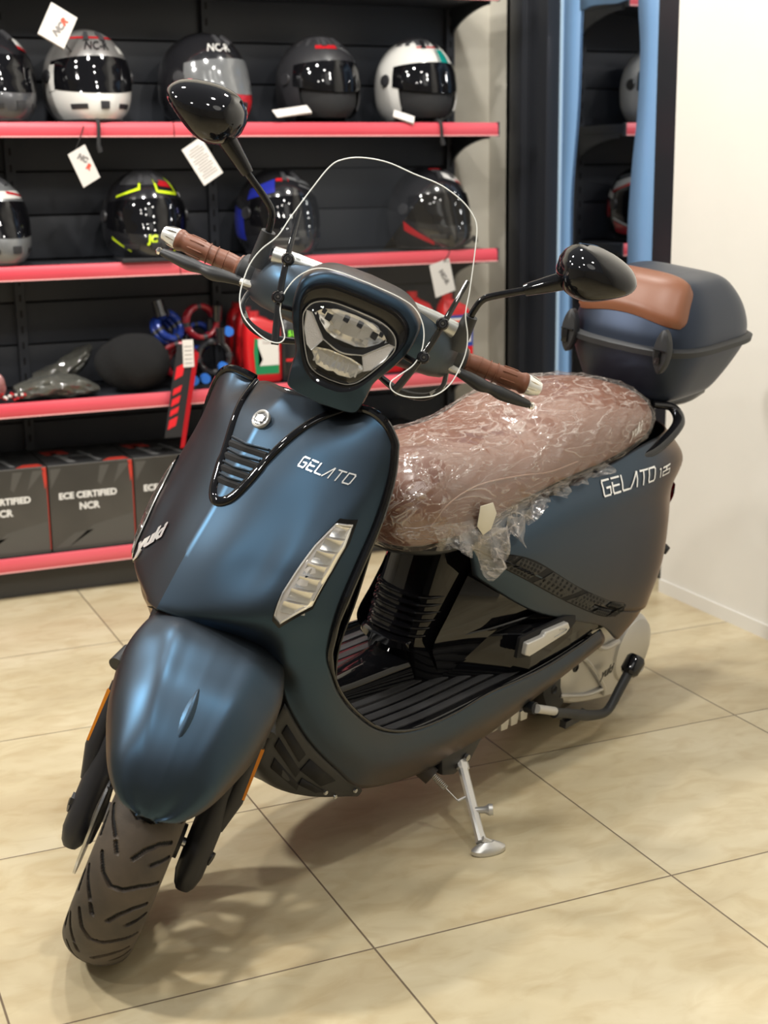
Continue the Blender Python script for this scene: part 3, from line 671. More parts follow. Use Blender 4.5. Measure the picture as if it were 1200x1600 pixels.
# hang label, black and red, hanging off the heap
def hang_label():
    r0 = empty('hang_label', 'tall black and red hang label with red slanted lettering hanging over the shelf edge', 'label', (1.205, 4.30, .62))
    X = Matrix.Translation((-1.205, -4.30, -.62))
    b = MB(); b.prism([(1.135, .475), (1.19, .765), (1.245, .765), (1.195, .475)], 4.292, 4.294, HM['mattblack'], X=X)
    b.prism([(1.183, .44), (1.242, .74), (1.256, .735), (1.197, .44)], 4.289, 4.2915, HM['red'], X=X)
    RL = mat('red_letter', (.75, .02, .03), .4)
    for k, (h0, h1) in enumerate(((.50, .535), (.541, .566), (.572, .60), (.606, .632), (.655, .70))):
        sl = lambda z: 1.135+(z-.475)*.19
        b.prism([(sl(h0)+.006, h0), (sl(h1)+.006, h1-.006), (sl(h1)+.034, h1+.006), (sl(h0)+.032, h0+.012)], 4.2905, 4.2915, RL, X=X)
    b.build('card', r0)
    c = MB(); c.box((1.222, 4.2885, .735), (.034, .0015, .085), CARD, X=X @ Matrix.Translation((0, 0, 0))); 
    for k in range(5): c.box((1.222, 4.2873, .705+.013*k), (.024, .0008, .002), INK, X=X)
    c.build('barcode_sticker', r0)
    d = MB(); d.tube([tuple(X @ Vector(p)) for p in [(1.22, 4.29, .76), (1.225, 4.32, .775), (1.25, 4.36, .72)]], .0016, STR, 6, 5); d.build('cord', r0)
hang_label()
# oil jugs
RP = mat('red_jug_plastic', (.60, .012, .016), .3, coat=.3); GRN = mat('label_green', (.01, .22, .08), .4); WHT = mat('label_white', (.72, .70, .66), .4)
BLU = mat('label_blue', (.02, .05, .28), .4); BLKP = mat('black_jug_plastic', (.012, .013, .015), .3, coat=.3); LIME = mat('lime_print', (.25, .85, .05), .4)
def jug(x, y, w_, d_, h_, m, lab, label, group=None, z0=Z2, capc=None):
    r0 = empty('oil_bottle', label, 'bottle', (x, y, z0), 0, group)
    b = MB(); G = []
    for z, kx, ky, dx in ((0, .92, .9, 0), (.01, 1, 1, 0), (h_*.62, 1, 1, 0), (h_*.74, .97, .95, 0), (h_*.84, .80, .8, -.05), (h_*.90, .42, .55, -.18), (h_*.92, .36, .45, -.2)):
        G.append([(p[0]+dx*w_, p[1], z) for p in sup(0, 0, w_/2*kx, d_/2*ky, 32, 5)])
    b.rings(G, m); b.build('bottle_body', r0, autos=50)
    c = MB(); c.lathe([(.0, h_*.92), (.019, h_*.92), (.019, h_), (.0, h_)], capc or m, 24, X=Matrix.Translation((-.2*w_, 0, 0))); c.build('cap', r0)
    l = MB(); yf = -d_/2-.0008
    for (u0, u1, v0, v1, mm) in lab: l.box(((u0+u1)/2*w_, yf, (v0+v1)/2*h_), ((u1-u0)*w_, .0012, (v1-v0)*h_), mm); yf -= .0006
    return r0, l, yf
for k, (x, lb) in enumerate(((1.375, 'red oil jug at the left end of the row, mostly hidden by the next'), (1.43, 'second red oil jug, squeezed between its neighbours'), (1.497, 'red oil jug with white and green label in front of its row'))):
    r0, l, yf = jug(1.50, 4.56-.08*k, .125, .075, .245-.008*k, RP, [(-.28, .36, .12, .62, GRN), (-.20, .36, .24, .62, WHT)] if k == 2 else [(-.3, .3, .2, .6, WHT)], lb, 'red oil jugs')
    if k == 2:
        text_on(l, 'Castrol', lambda u, v: (.012+u, yf, .125+v), REDINK, .014); l.add([(-.035, yf, .03), (-.01, yf, .075), (-.035, yf, .15), (-.04, yf, .10)], [(0, 1, 2, 3)], GRN, False)
    l.build('label', r0)
r0, l, yf = jug(1.598, 4.39, .085, .07, .215, BLKP, [(-.36, .36, .30, .34, RP)], 'black oil bottle with lime green number beside the headlight housing')
text_on(l, '5100', lambda u, v: (.004+u, yf-.0005, .145+v), LIME, .026, 0, .0012); l.build('label', r0)
for k, (x, lb) in enumerate(((1.71, 'black oil bottle behind the headlight housing'), (1.80, 'second black oil bottle behind the headlight housing, nearer the red jugs'))):
    r0, l, yf = jug(x, 4.42, .085, .07, .215, BLKP, [(-.3, .3, .3, .6, WHT)], lb); l.build('label', r0)
for k, (x, lb) in enumerate(((1.955, 'red oil can with white shoulder behind the windscreen, left of the pair'), (2.07, 'red and white oil can behind the mirror stem, next to the blue labelled one'))):
    r0, l, yf = jug(x, 4.42, .105, .08, .265, RP, [(-.4, .42, .30, .66, WHT), (-.4, .42, .1, .28, BLU)], lb); l.build('label', r0)
r0, l, yf = jug(2.19, 4.39, .112, .085, .255, RP, [(-.48, .48, .02, .30, RP), (-.48, .48, .30, .72, BLU), (-.34, .42, .56, .68, WHT), (-.28, .40, .36, .48, WHT)], 'red oil can with dark blue label at the right end of the third shelf')
l.box((.004, yf, .158), (.06, .001, .016), REDINK); l.box((.004, yf, .045), (.03, .001, .03), WHT); l.build('label', r0)
# peg hook and dark helmet visor hanging above the helmets

# ================================================================== THE SCOOTER
# body frame: x forward from the front axle, y to the rider's left, z up; leaning on its side stand
TH, PHI, DEL = 3.6021, .1444, .7008
fw = Vector((math.cos(TH), math.sin(TH), 0)); lf = Vector((-math.sin(TH), math.cos(TH), 0)); up = Vector((0, 0, 1))
Lh = lf*math.cos(PHI)-up*math.sin(PHI); Uh = up*math.cos(PHI)+lf*math.sin(PHI)
BM = Matrix((fw, Lh, Uh)).transposed().to_4x4(); BM.translation = Vector((.4595, 2.2398, 0))
ca = R(26.5); axis = Vector((-math.sin(ca), 0, math.cos(ca))); P0 = Vector((-.085, 0, .25))
ST = Matrix.Translation(P0) @ Matrix.Rotation(DEL, 4, axis) @ Matrix.Translation(-P0)   # handlebar turned to its left
sc = empty('motor_scooter', 'matt blue motor scooter with film-wrapped brown seat leaning on its side stand', 'scooter', mw=BM)
def P(mb, name, parent=sc, **k): return mb.build(name, parent, **k)
def PS(mb, name, parent=sc, **k): return mb.build(name, parent, X=ST, **k)

# ---------------------------------------------------------------- front shield
GS = net(SHIELD, 8, 8); GK = net(SKIRT, 8, 8)
n0 = len(GS)-1
GK = GK[8:]; GK[0] = GS[-1][24:]                      # the side panel continues the shield without a seam
FULL = both(GS)
b = MB(); b.grid(FULL, M['paint']); b.grid(GK, M['paint']); b.grid(mir(GK), M['paint'])
shield = P(b, 'front_shield', solid=.004, offset=-1, autos=26)
BS = bvh([FULL, GK, mir(GK)])
def onx(y, z, off=.0):   # point on the shield seen from ahead
    h, nn, i, d = BS.ray_cast(Vector((.6, y, z)), Vector((-1, 0, 0)))
    if h is None: return Vector((-.3, y, z))
    if nn.x < 0: nn = -nn
    return h+nn*off
# gloss trim: V on the front and round the shoulders
VP = [(-.095, .916), (-.077, .903), (-.060, .872), (-.047, .838), (-.038, .797), (-.028, .768), (-.014, .757), (.0, .7545), (.014, .757), (.028, .768), (.038, .797), (.047, .838), (.060, .872), (.077, .895), (.095, .909)]
VP = [(-y, z) for y, z in [(.104, .913), (.085, .897), (.066, .868), (.048, .830), (.036, .795), (.024, .769), (.012, .758)]]+[(0, .7555)]+[(y, z) for y, z in [(.104, .913), (.085, .897), (.066, .868), (.048, .830), (.036, .795), (.024, .769), (.012, .758)]][::-1]
Vp = [onx(y, z, .001) for y, z in cr([(*p, 0) for p in VP], 5) for _ in [0]] if False else [onx(p[0], p[1], .001) for p in cr(VP, 5)]
b = MB(); n_ = len(Vp); b.tube(Vp, [.0085 if .25 < i/n_ < .75 else .0072 for i in range(n_)], M['gloss'], 12, flat=((.8, 0, .5), .55)); P(b, 'shield_trim')
for sg in (1, -1):
    pts = [tuple(onx(.104, .913))]+[(-.3665, .130, .917)]+[tuple(Vector(r_[-1])+Vector((-.003, .002, .001))) for r_ in GS[0:50:4]]
    pts = [(-.369, .112, .916), (-.364, .135, .922), (-.364, .165, .923), (-.367, .192, .911)]+[tuple(Vector(r_[-1])+Vector((-.004, .002, 0))) for r_ in GS[1:len(GS):4]]+[tuple(Vector(r_[-1])+Vector((-.003, .001, .002))) for r_ in GK[2::4]]
    pts = [(x, sg*y, z) for x, y, z in pts]; k = len(pts)
    b = MB(); b.tube(pts, [.0075 if i < 14 else .0055 if i < 18 else .003 for i in range(k)], M['gloss'], 10, 3, flat=((1, 0, 0), 1)); P(b, 'edge_trim')
# badge, vents
c = onx(0.001, .882, .002); q = Vector((.74, .0, .62)).normalized().to_track_quat('Z', 'Y').to_matrix().to_4x4()
b = MB(); X = Matrix.Translation(c) @ q
b.lathe([(0, .001), (.0125, .001), (.0125, .0035), (.0145, .005), (.0165, .004), (.0172, 0), (.0165, -.003)], M['badge'], 40, X=X)
for k in range(-2, 3): b.box((k*.0035, 0, .003), (.0022, .014-abs(k)*.002, .004), M['badge'], X=X)
b.box((0, -.0095, .003), (.012, .0025, .004), M['badge'], X=X); bd = P(b, 'badge')
b = MB(); b.lathe([(0, .0012), (.012, .0012), (.012, .0002)], M['matteblk'], 30, X=X); P(b, 'badge_field', bd)
for k, (z, hw) in enumerate(((.842, .043), (.824, .038), (.806, .033), (.789, .027))):
    b = MB(); G = []
    for dz, of in ((0.0, .0012), (-.004, .0035), (-.0095, .0012)):
        G.append([tuple(onx(y, z+dz-.25*abs(y)*.2, of)) for y in np.linspace(-hw, hw, 15)])
    b.grid(G, M['dark']); 
    b.tube([tuple(onx(y, z+.002, .002)) for y in np.linspace(-hw, hw, 15)], .0022, M['paint'], 8)
    P(b, 'air_vent')
# word marks
def gel(u, v):  # u in letter heights
    y = .1015+u*.0119; z = .8305-u*.00245+v*.0155; y += -v*.002
    return tuple(onx(y, z, .0022))
b = MB(); strokes_on(b, 'GELATO', gel, M['badge'], w=.135, slant=.45, lw=.80, gap=.40); P(b, 'name_emblem', weld=False)
def yuk(u, v): return tuple(onx(-.150+u*.80-v*.56, .624+u*.64+v*.70, .003))
b = MB(); V, F = text_faces('yuki', .031, .35, .0016, 'LEFT')
top = [yuk(v[0]*1.50, v[1]) for v in V]; bot = [tuple(Vector(p)-Vector((.004, 0, 0))) for p in top]
b.add(top, F, M['badge'], False)
b.tube([yuk(-.010, -.010), yuk(.008, -.010), yuk(.018, -.002)], .0018, M['badge'], 6); P(b, 'brand_emblem', weld=False)
# front turn lamps in the shield
SIG = [(.193, .757), (.209, .754), (.2135, .722), (.213, .686), (.207, .629), (.184, .600), (.172, .649), (.175, .678), (.183, .723)]
SIG = [(.193, .757), (.2085, .755), (.2105, .722), (.209, .686), (.204, .630), (.178, .601), (.170, .612), (.170, .649), (.174, .678), (.182, .723)]
for sg in (1, -1):
    cy = sum(p[0] for p in SIG)/len(SIG); cz = sum(p[1] for p in SIG)/len(SIG)
    def ringof(k, off, dy=0, dz=0): return [tuple(onx(sg*(cy+(y-cy)*k), cz+(z-cz)*k, off)) for y, z in SIG2]
    SIG2 = []
    for i in range(len(SIG)):
        a, c2 = SIG[i], SIG[(i+1) % len(SIG)]
        for t in range(6): SIG2.append((a[0]+(c2[0]-a[0])*t/6, a[1]+(c2[1]-a[1])*t/6))
    b = MB(); b.grid([ringof(1.10, .0), ringof(1.09, .003), ringof(1.0, .0025)], M['gloss'], closeu=True)
    rt = P(b, 'turn_lamp', recalc=False)
    b = MB(); b.grid([ringof(1.0, .002), ringof(.8, .0004), ringof(.5, .0008), ringof(.1, .0015)], M['lampgrey'], closeu=True)
    for k in range(7):   # reflector cups in a ladder
        z = .618+.0195*k; yc = .188+.0021*k; hw = .0125-.0007*k
        G = [[tuple(onx(sg*(yc+u), z+dz-.25*u, o)) for u in np.linspace(-hw, hw, 7)] for dz, o in ((0, .002), (.006, .0008), (.013, .001), (.017, .0035))]
        b.grid(G, M['lampsilver'])
    P(b, 'reflector', rt, recalc=False)
    b = MB(); b.tube(ringof(.97, .003), .0016, M['lampsilver'], 6, closed=True); P(b, 'lens_rim', rt)
    b = MB(); b.grid([ringof(1.0, .003), ringof(.9, .0062), ringof(.6, .008), ringof(.2, .0085)], M['lens'], closeu=True); b.add([ringof(.2, .0085)[i] for i in range(len(SIG2))], [tuple(range(len(SIG2)))], M['lens']); P(b, 'lens', rt, recalc=False)
# inner side of the shield, column cover, belly with vents
b = MB()
rows = []
for (xe, ye, z, xc) in ((-.385, .195, .90, -.42), (-.375, .205, .82, -.43), (-.35, .208, .72, -.40), (-.32, .207, .62, -.37), (-.285, .205, .52, -.36), (-.31, .20, .42, -.38), (-.40, .19, .325, -.43)):
    rows.append([(xe+(xc-xe)*(1-(t)**3), ye*t, z) for t in (0, .25, .5, .75, 1)])
b.grid(both(net(rows, 5, 5)), M['gloss']); P(b, 'inner_shield', solid=.004)
b = MB()
for sg in (1, -1):
    G = []
    for (x0, y0, z0, x1, y1, z1) in ((-.130, .10, .545, -.30, .11, .50), (-.185, .135, .505, -.32, .14, .46), (-.205, .15, .44, -.34, .15, .40), (-.22, .155, .40, -.36, .155, .34)):
        G.append([(x0, sg*y0, z0), ((x0+x1)/2, sg*(y0+.004), (z0+z1)/2), (x1, sg*y1, z1)])
    b.grid(net(G, 4, 4), M['dark'])
b.grid(both(net([[(-.11, 0, .60), (-.14, .06, .58), (-.17, .11, .55)], [(-.25, 0, .60), (-.26, .06, .58), (-.27, .12, .55)], [(-.33, 0, .45), (-.33, .07, .45), (-.33, .14, .45)], [(-.33, 0, .30), (-.33, .07, .30), (-.34, .15, .30)]], 4, 4)), M['dark'])
P(b, 'wheel_arch', recalc=False)
# belly cover under the shield
BEL = [[(-.215, .158, .435), (-.268, .170, .352), (-.346, .178, .269), (-.424, .179, .199)],
       [(-.200, .146, .385), (-.240, .156, .310), (-.315, .164, .238), (-.425, .170, .184)],
       [(-.186, .130, .325), (-.235, .138, .262), (-.320, .146, .212), (-.430, .155, .178)],
       [(-.20, .08, .300), (-.25, .08, .245), (-.33, .08, .200), (-.44, .08, .170)], [(-.20, 0, .295), (-.25, 0, .24), (-.33, 0, .195), (-.44, 0, .168)]]
GB = net(BEL, 6, 6); b = MB(); b.grid(GB, M['plastic']); b.grid(mir(GB), M['plastic']); P(b, 'belly_cover', solid=.003)
for i, (t0, t1, r0, r1) in enumerate(((2, 7, 2, 5), (2, 8, 5, 8), (3, 9, 8, 11), (8, 13, 2, 6), (9, 13, 6, 9))):
    for sg in (1, -1):
        q4 = [GB[r0][t0], GB[r0][t1], GB[r1-1][t1-1 if t1 > 9 else t1], GB[r1-1][t0]]
        b = MB(); b.add([(x+.002, sg*(y+.003), z) for x, y, z in q4], [(0, 1, 2, 3)], M['dark'], False); P(b, 'belly_vent', solid=.002)
for (x, y, z) in ((-.335, .166, .222), (-.36, .168, .205), (-.405, .178, .205)):
    b = MB(); b.lathe([(0, .003), (.004, .003), (.005, 0)], M['steel'], 12, X=Matrix.Translation((x, y, z)) @ Matrix.Rotation(-PI/2, 4, 'X')); P(b, 'screw')

# ---------------------------------------------------------------- footboard
FB = [[(-.255, y, .46) for y in (0, .05, .10, .15, .19)], [(-.285, y, .385) for y in (0, .05, .10, .15, .192)], [(-.345, y, .325) for y in (0, .05, .10, .15, .193)],
      [(-.43, y, .298) for y in (0, .05, .10, .15, .193)], [(-.60, y, .285) for y in (0, .05, .10, .15, .192)], [(-.80, y, .285) for y in (0, .05, .10, .15, .19)], [(-1.0, y, .288) for y in (0, .05, .10, .15, .188)], [(-1.18, y, .30) for y in (0, .05, .10, .15, .182)]]
GF = both(net(FB, 5, 6)); b = MB(); b.grid(GF, M['gloss']); P(b, 'footboard', solid=-.006)
BF = bvh([GF])
def onf(x, y, off): 
    h, nn, i, d = BF.ray_cast(Vector((x, y, .8)), Vector((0, 0, -1)))
    return (h.x, h.y, h.z+off) if h else (x, y, .3)
for sg in (1, -1):
    for k in range(5):
        yc = .060+.0262*k; b = MB(); G = []
        xe = -.775-.042*k
        for x in np.linspace(-.325-.004*k, xe, 26):
            bend = .025*max(0, 1-(-.325-x)/.10)**2*(1-k/6)
            ring = [(-.0092, 0), (-.0085, .0045), (-.004, .0055), (.004, .0055), (.0085, .0045), (.0092, 0)]
            G.append([onf(x, sg*(yc-bend+dy), oz) for dy, oz in ring])
        b.grid(G, M['rib']); P(b, 'rubber_rib')
# low hump in the middle of the floor
def hump(x, w_, top, z0): return [(x, 0, top), (x, w_*.5, top-.002), (x, w_*.85, top-.006), (x, w_, top-.016), (x, w_+.006, z0)]
HP = [hump(-.275, .024, .425, .38), hump(-.34, .028, .362, .322), hump(-.42, .031, .338, .295), hump(-.52, .035, .330, .283), hump(-.62, .043, .334, .283), hump(-.72, .056, .342, .283), hump(-.80, .072, .350, .283)]
b = MB(); b.grid(both(net(HP, 5, 5)), M['gloss']); P(b, 'centre_hump')

# ---------------------------------------------------------------- seat pedestal and flank fairings (gloss black)
# key columns round the pedestal: centre, front corner, side, recess, ridge, outer facet, rear; straight facets, leaning back at the top
KZ = [(.632, (-.762, -.765, -.772, -.790, -.850, -.872, -.905, -1.00), (0, .026, .046, .062, .082, .108, .150, .162)),
      (.560, (-.737, -.740, -.747, -.765, -.822, -.828, -.880, -1.02), (0, .026, .046, .062, .080, .105, .152, .176)),
      (.516, (-.722, -.725, -.732, -.750, -.803, -.798, -.862, -1.05), (0, .026, .046, .062, .078, .101, .150, .184)),
      (.440, (-.698, -.701, -.708, -.726, -.775, -.745, -.835, -1.08), (0, .026, .046, .062, .075, .101, .142, .186)),
      (.380, (-.679, -.682, -.689, -.707, -.752, -.705, -.800, -1.10), (0, .026, .046, .062, .073, .101, .118, .186)),
      (.330, (-.688, -.691, -.698, -.715, -.758, -.735, -.820, -1.12), (0, .026, .046, .060, .071, .092, .112, .184)),
      (.282, (-.700, -.703, -.710, -.725, -.765, -.770, -.840, -1.14), (0, .026, .046, .058, .069, .078, .108, .180))]
KZ = [(z, [xs[0], xs[0]-.004, xs[0]-.015, xs[0]-.042, xs[4]-.004]+list(xs[5:]), [0, .036, .062, .079, .088]+list(ys[5:])) for z, xs, ys in KZ]
PDG = cr([sum(([x, y, z] for x, y in zip(xs, ys)), []) for z, xs, ys in KZ], 6)
PDG = [[(r_[3*i], r_[3*i+1], r_[3*i+2]) for i in range(8)] for r_ in PDG]
b = MB(); b.grid(both(PDG), M['gloss']); P(b, 'seat_pedestal', autos=22, bevel=0)
for k in range(6):
    z = .468-.0155*k; x0 = -.702+.0040*k
    b = MB(); b.tube([(x0-.050, -.080, z+.001), (x0-.022, -.066, z), (x0-.003, -.044, z), (x0+.003, 0, z), (x0-.003, .044, z), (x0-.022, .066, z), (x0-.050, .080, z+.001)], [.001, .0042, .005, .005, .005, .0042, .001], M['gloss'], 8, 4, flat=((0, 0, 1), .8)); P(b, 'cooling_fin')
b = MB(); b.grid([[(-.664-.4*max(0, abs(y)-.03)*1.0+dx, y, z) for y in np.linspace(-.062, .062, 13)] for dx, z in ((-.012, .385), (.0, .378), (.0, .366), (-.014, .360))], M['gloss']); P(b, 'pedestal_foot', solid=.004)
for sg in (1, -1):
    # raised block beside the foot well with the pillion peg in it
    rows = [[(-.760, .084, .284), (-.815, .118, .286), (-.880, .158, .290), (-.930, .190, .296), (-1.08, .190, .306), (-1.20, .186, .318)],
            [(-.764, .082, .330), (-.822, .116, .333), (-.885, .155, .336), (-.932, .189, .338), (-1.08, .192, .338), (-1.20, .187, .330)],
            [(-.768, .080, .370), (-.830, .112, .372), (-.890, .152, .374), (-.935, .187, .374), (-1.08, .191, .372), (-1.20, .186, .348)],
            [(-.785, .078, .380), (-.845, .102, .383), (-.905, .136, .385), (-.950, .168, .386), (-1.09, .178, .382), (-1.20, .181, .352)]]
    b = MB(); b.grid([[(x, sg*y, z) for x, y, z in r_] for r_ in rows], M['gloss'], smooth=False); P(b, 'flank_block', bevel=.0025, autos=0)
    # sharp blade that runs back from the ledge to the lower cowl
    b = MB(); b.grid([[(x, sg*y, z) for x, y, z in r_] for r_ in [[(-.755, .104, .387), (-.84, .140, .396), (-.92, .165, .407), (-.996, .180, .415), (-1.15, .188, .390)], [(-.780, .086, .378), (-.86, .116, .378), (-.95, .146, .378), (-1.05, .168, .375), (-1.15, .178, .362)]]], M['gloss'], smooth=False); P(b, 'flank_blade', autos=0, solid=.003)
    b = MB(); rr = [(-.872, .386), (-.868, .342), (-.90, .334), (-1.06, .348), (-1.085, .366), (-1.08, .382), (-1.04, .390)]
    b.prism(rr, sg*.186, sg*.1945, M['dark']); P(b, 'peg_recess', bevel=.002)
    b = MB(); b.prism([(-.885, .374), (-.882, .348), (-.90, .341), (-1.03, .356), (-1.045, .366), (-1.035, .381), (-.95, .382), (-.945, .374)], sg*.187, sg*.206, M['alu2']); pg = P(b, 'pillion_peg', bevel=.004, segs=3)
    b = MB(); b.tube([(-1.0, sg*.2065, .374), (-1.02, sg*.207, .371), (-1.03, sg*.2065, .367), (-1.02, sg*.207, .364), (-.985, sg*.2065, .361)], .0012, M['steel'], 6, 3); P(b, 'peg_logo', pg)

# ---------------------------------------------------------------- tail body
COWL = [[(-.62, .112, .625), (-.80, .132, .632), (-1.0, .146, .660), (-1.20, .150, .688), (-1.35, .150, .712), (-1.44, .135, .712), (-1.54, .09, .705), (-1.62, .0, .70)],
        [(-.665, .132, .622), (-.82, .166, .602), (-1.0, .182, .622), (-1.20, .192, .640), (-1.36, .190, .660), (-1.485, .168, .655), (-1.59, .115, .64), (-1.69, 0, .63)],
        [(-.69, .140, .615), (-.84, .178, .575), (-1.02, .194, .570), (-1.21, .201, .575), (-1.37, .196, .580), (-1.480, .160, .578), (-1.59, .10, .575), (-1.68, 0, .57)],
        [(-.705, .144, .612), (-.86, .182, .550), (-1.04, .199, .510), (-1.22, .206, .500), (-1.38, .202, .505), (-1.485, .165, .512), (-1.58, .10, .52), (-1.66, 0, .52)],
        [(-.72, .147, .606), (-.87, .183, .535), (-1.05, .200, .460), (-1.22, .207, .420), (-1.38, .204, .410), (-1.490, .165, .415), (-1.585, .10, .42), (-1.66, 0, .43)],
        [(-.725, .148, .602), (-.88, .184, .525), (-1.06, .200, .432), (-1.21, .204, .368), (-1.36, .200, .326), (-1.460, .160, .326), (-1.555, .10, .34), (-1.63, 0, .36)]]
GC = net(COWL, 7, 7); b = MB(); b.grid(GC, M['paint']); b.grid(mir(GC), M['paint']); cowl = P(b, 'tail_cowl', solid=.004, offset=1)
LOWC = [[(x, y-.003, z-.002) for x, y, z in COWL[-1]],
        [(-.735, .142, .575), (-.90, .176, .470), (-1.07, .192, .390), (-1.205, .198, .345), (-1.34, .192, .295), (-1.44, .152, .300), (-1.535, .09, .315), (-1.60, 0, .335)],
        [(-.76, .135, .53), (-.92, .172, .43), (-1.07, .190, .372), (-1.20, .194, .325), (-1.30, .185, .262), (-1.40, .14, .272), (-1.49, .08, .29), (-1.55, 0, .31)]]
GL = net(LOWC, 7, 6); b = MB(); b.grid(GL, M['paint']); b.grid(mir(GL), M['paint']); P(b, 'lower_cowl', solid=.003)
BC = {1: bvh([GC, GL]), -1: bvh([mir(GC), mir(GL)])}
def ony(x, z, off, sg=1):
    h, nn, i, d = BC[sg].ray_cast(Vector((x, sg*.6, z)), Vector((0, -sg, 0)))
    if h is None: return (x, sg*(.19+off), z)
    if nn.y*sg < 0: nn = -nn
    p = h+nn*off; return tuple(p)
for sg in (1, -1):
    # six honeycomb vent cells under the seam
    A0, A1 = (-.775, .578), (-1.245, .376); B0, B1 = (-.83, .532), (-1.21, .362)
    b = MB(); K = 24; G = [[], []]
    up_ = [(-.765, .583), (-.82, .574), (-.90, .545), (-1.05, .460), (-1.18, .398), (-1.262, .368), (-1.262, .350)]; lo_ = [(-.765, .583), (-.80, .553), (-.88, .508), (-1.01, .437), (-1.13, .378), (-1.20, .350), (-1.245, .343)]
    b.grid([[ony(x, z, .0045, sg) for x, z in cr(up_, 6)], [ony((x+x2)/2, (z+z2)/2, .0045, sg) for (x, z), (x2, z2) in zip(cr(up_, 6), cr(lo_, 6))], [ony(x, z, .0045, sg) for x, z in cr(lo_, 6)]], M['dark'])
    vp = P(b, 'side_vent', recalc=False)
    U = cr(up_, 12); Lw = cr(lo_, 12)
    for k in range(6):
        i0, i1 = 4+11*k, 4+11*k+9
        i1 = min(i1, len(U)-3); sh_ = 3
        q4 = [U[i0+sh_], U[min(i1+sh_, len(U)-1)], Lw[i1], Lw[i0]]
        def bil(u, v):
            x = (q4[0][0]*(1-u)+q4[1][0]*u)*(1-v)+(q4[3][0]*(1-u)+q4[2][0]*u)*v; z = (q4[0][1]*(1-u)+q4[1][1]*u)*(1-v)+(q4[3][1]*(1-u)+q4[2][1]*u)*v; return x, z
        b = MB()
        nu_, nv_ = 8, 4
        b.grid([[ony(*bil(i/nu_, .06+.88*j/nv_), .0062, sg) for i in range(nu_+1)] for j in range(nv_+1)], M['plastic'])
        for j in range(4):
            for i in range(6):
                u = (i+.55+(.5 if j % 2 else 0))/6.6; v = .06+.88*(j+.5)/4
                if u > .97: continue
                cx0, cz0 = bil(u, v); V = [ony(cx0+.0036*math.cos(PI/3*k), cz0+.0036*math.sin(PI/3*k), .0070, sg) for k in range(6)]
                b.add(V, [tuple(range(6))], M['dark'], False)
        P(b, 'vent_mesh', vp)
    def ge(u, v): 
        x = -1.128-u*.0315*1.0; z = .6370+u*.0016+v*.0245-u*.0006
        if sg < 0: x = -1.385+u*.0315
        return ony(x-v*.004*sg, z, .0062, sg)
    b = MB(); xe = strokes_on(b, 'GELATO', ge, M['white'], w=.13, slant=.28, lw=.78, gap=.28)
    strokes_on(b, '125', lambda u, v: ge(xe+.35+u*.62, .05+v*.62), M['white'], w=.16, slant=.25, gap=.18); P(b, 'name_decal', weld=False, recalc=False)
# tail lamp, number plate holder, rear hugger, rear turn lamps
b = MB(); b.grid(both(net([[(-1.705, 0, .56), (-1.66, .06, .56), (-1.60, .115, .56)], [(-1.715, 0, .53), (-1.665, .06, .53), (-1.60, .115, .53)], [(-1.70, 0, .50), (-1.655, .06, .50), (-1.585, .11, .50)]], 4, 4)), mat('red_tail_lens', (.4, .01, .01), .1, coat=1)); P(b, 'tail_lamp')
for sg in (1, -1):
    b = MB(); b.tube([(-1.56, sg*.09, .40), (-1.585, sg*.115, .40), (-1.59, sg*.13, .395)], [.012, .014, .010], M['plastic'], 12, 3); rt = P(b, 'rear_turn_lamp')
b = MB(); b.grid(both([[(-1.62, 0, .38), (-1.61, .05, .38)], [(-1.66, 0, .27), (-1.65, .05, .27)], [(-1.68, 0, .20), (-1.67, .05, .20)]]), M['plastic']); P(b, 'plate_holder', solid=.004)
hug = []
for k in range(11):
    a = R(35+11*k); rr = .262; hug.append([(-1.34-rr*math.cos(a)*1.0, y, .235+rr*math.sin(a)-abs(y)*.25) for y in (0, .03, .055, .068)])
b = MB(); b.grid(both(hug), M['plastic']); P(b, 'rear_hugger', solid=.003)

# ---------------------------------------------------------------- seat and its film
SEAT = [(-.560, .045, .640, .690), (-.568, .075, .620, .716), (-.595, .105, .602, .744), (-.64, .130, .596, .768), (-.71, .146, .600, .782), (-.80, .152, .618, .784), (-.90, .156, .645, .784), (-.98, .158, .656, .800), (-1.05, .162, .664, .822), (-1.18, .162, .674, .832), (-1.30, .152, .688, .828), (-1.39, .132, .698, .814), (-1.45, .100, .706, .792), (-1.485, .055, .722, .765)]
def seat_rings(grow=0, n=48, hem=None, sub=5):
    out = []
    for (x, w_, zb, zt) in cr(SEAT, sub):
        ring = []; zm = zb+(zt-zb)*.42
        for k in range(n):
            a = 2*PI*k/n; c_, s_ = math.cos(a), math.sin(a); e = 2.5
            y = (w_+grow)*math.copysign(abs(c_)**(2/e), c_)
            z = zm+((zt-zm+grow) if s_ > 0 else (zm-zb+grow))*math.copysign(abs(s_)**(2/(2.1 if s_ > 0 else 4)), s_)
            if s_ > 0: z -= .010*max(0, 1-abs(y)/(w_*.8))**1*0
            ring.append((x, y, z))
        out.append(ring)
    return out
b = MB(); b.rings(seat_rings(), M['seat']); seat = P(b, 'seat')
BSeat = BVHTree.FromPolygons([Vector(p) for r_ in seat_rings() for p in r_], [(i*48+j, i*48+(j+1) % 48, (i+1)*48+(j+1) % 48, (i+1)*48+j) for i in range(len(seat_rings())-1) for j in range(48)])
def onseat(x, z, sg, off):
    h, nn, i, d = BSeat.ray_cast(Vector((x, sg*.5, z)), Vector((0, -sg, 0)))
    return (h.x, h.y+sg*off, h.z) if h else (x, sg*.15, z)
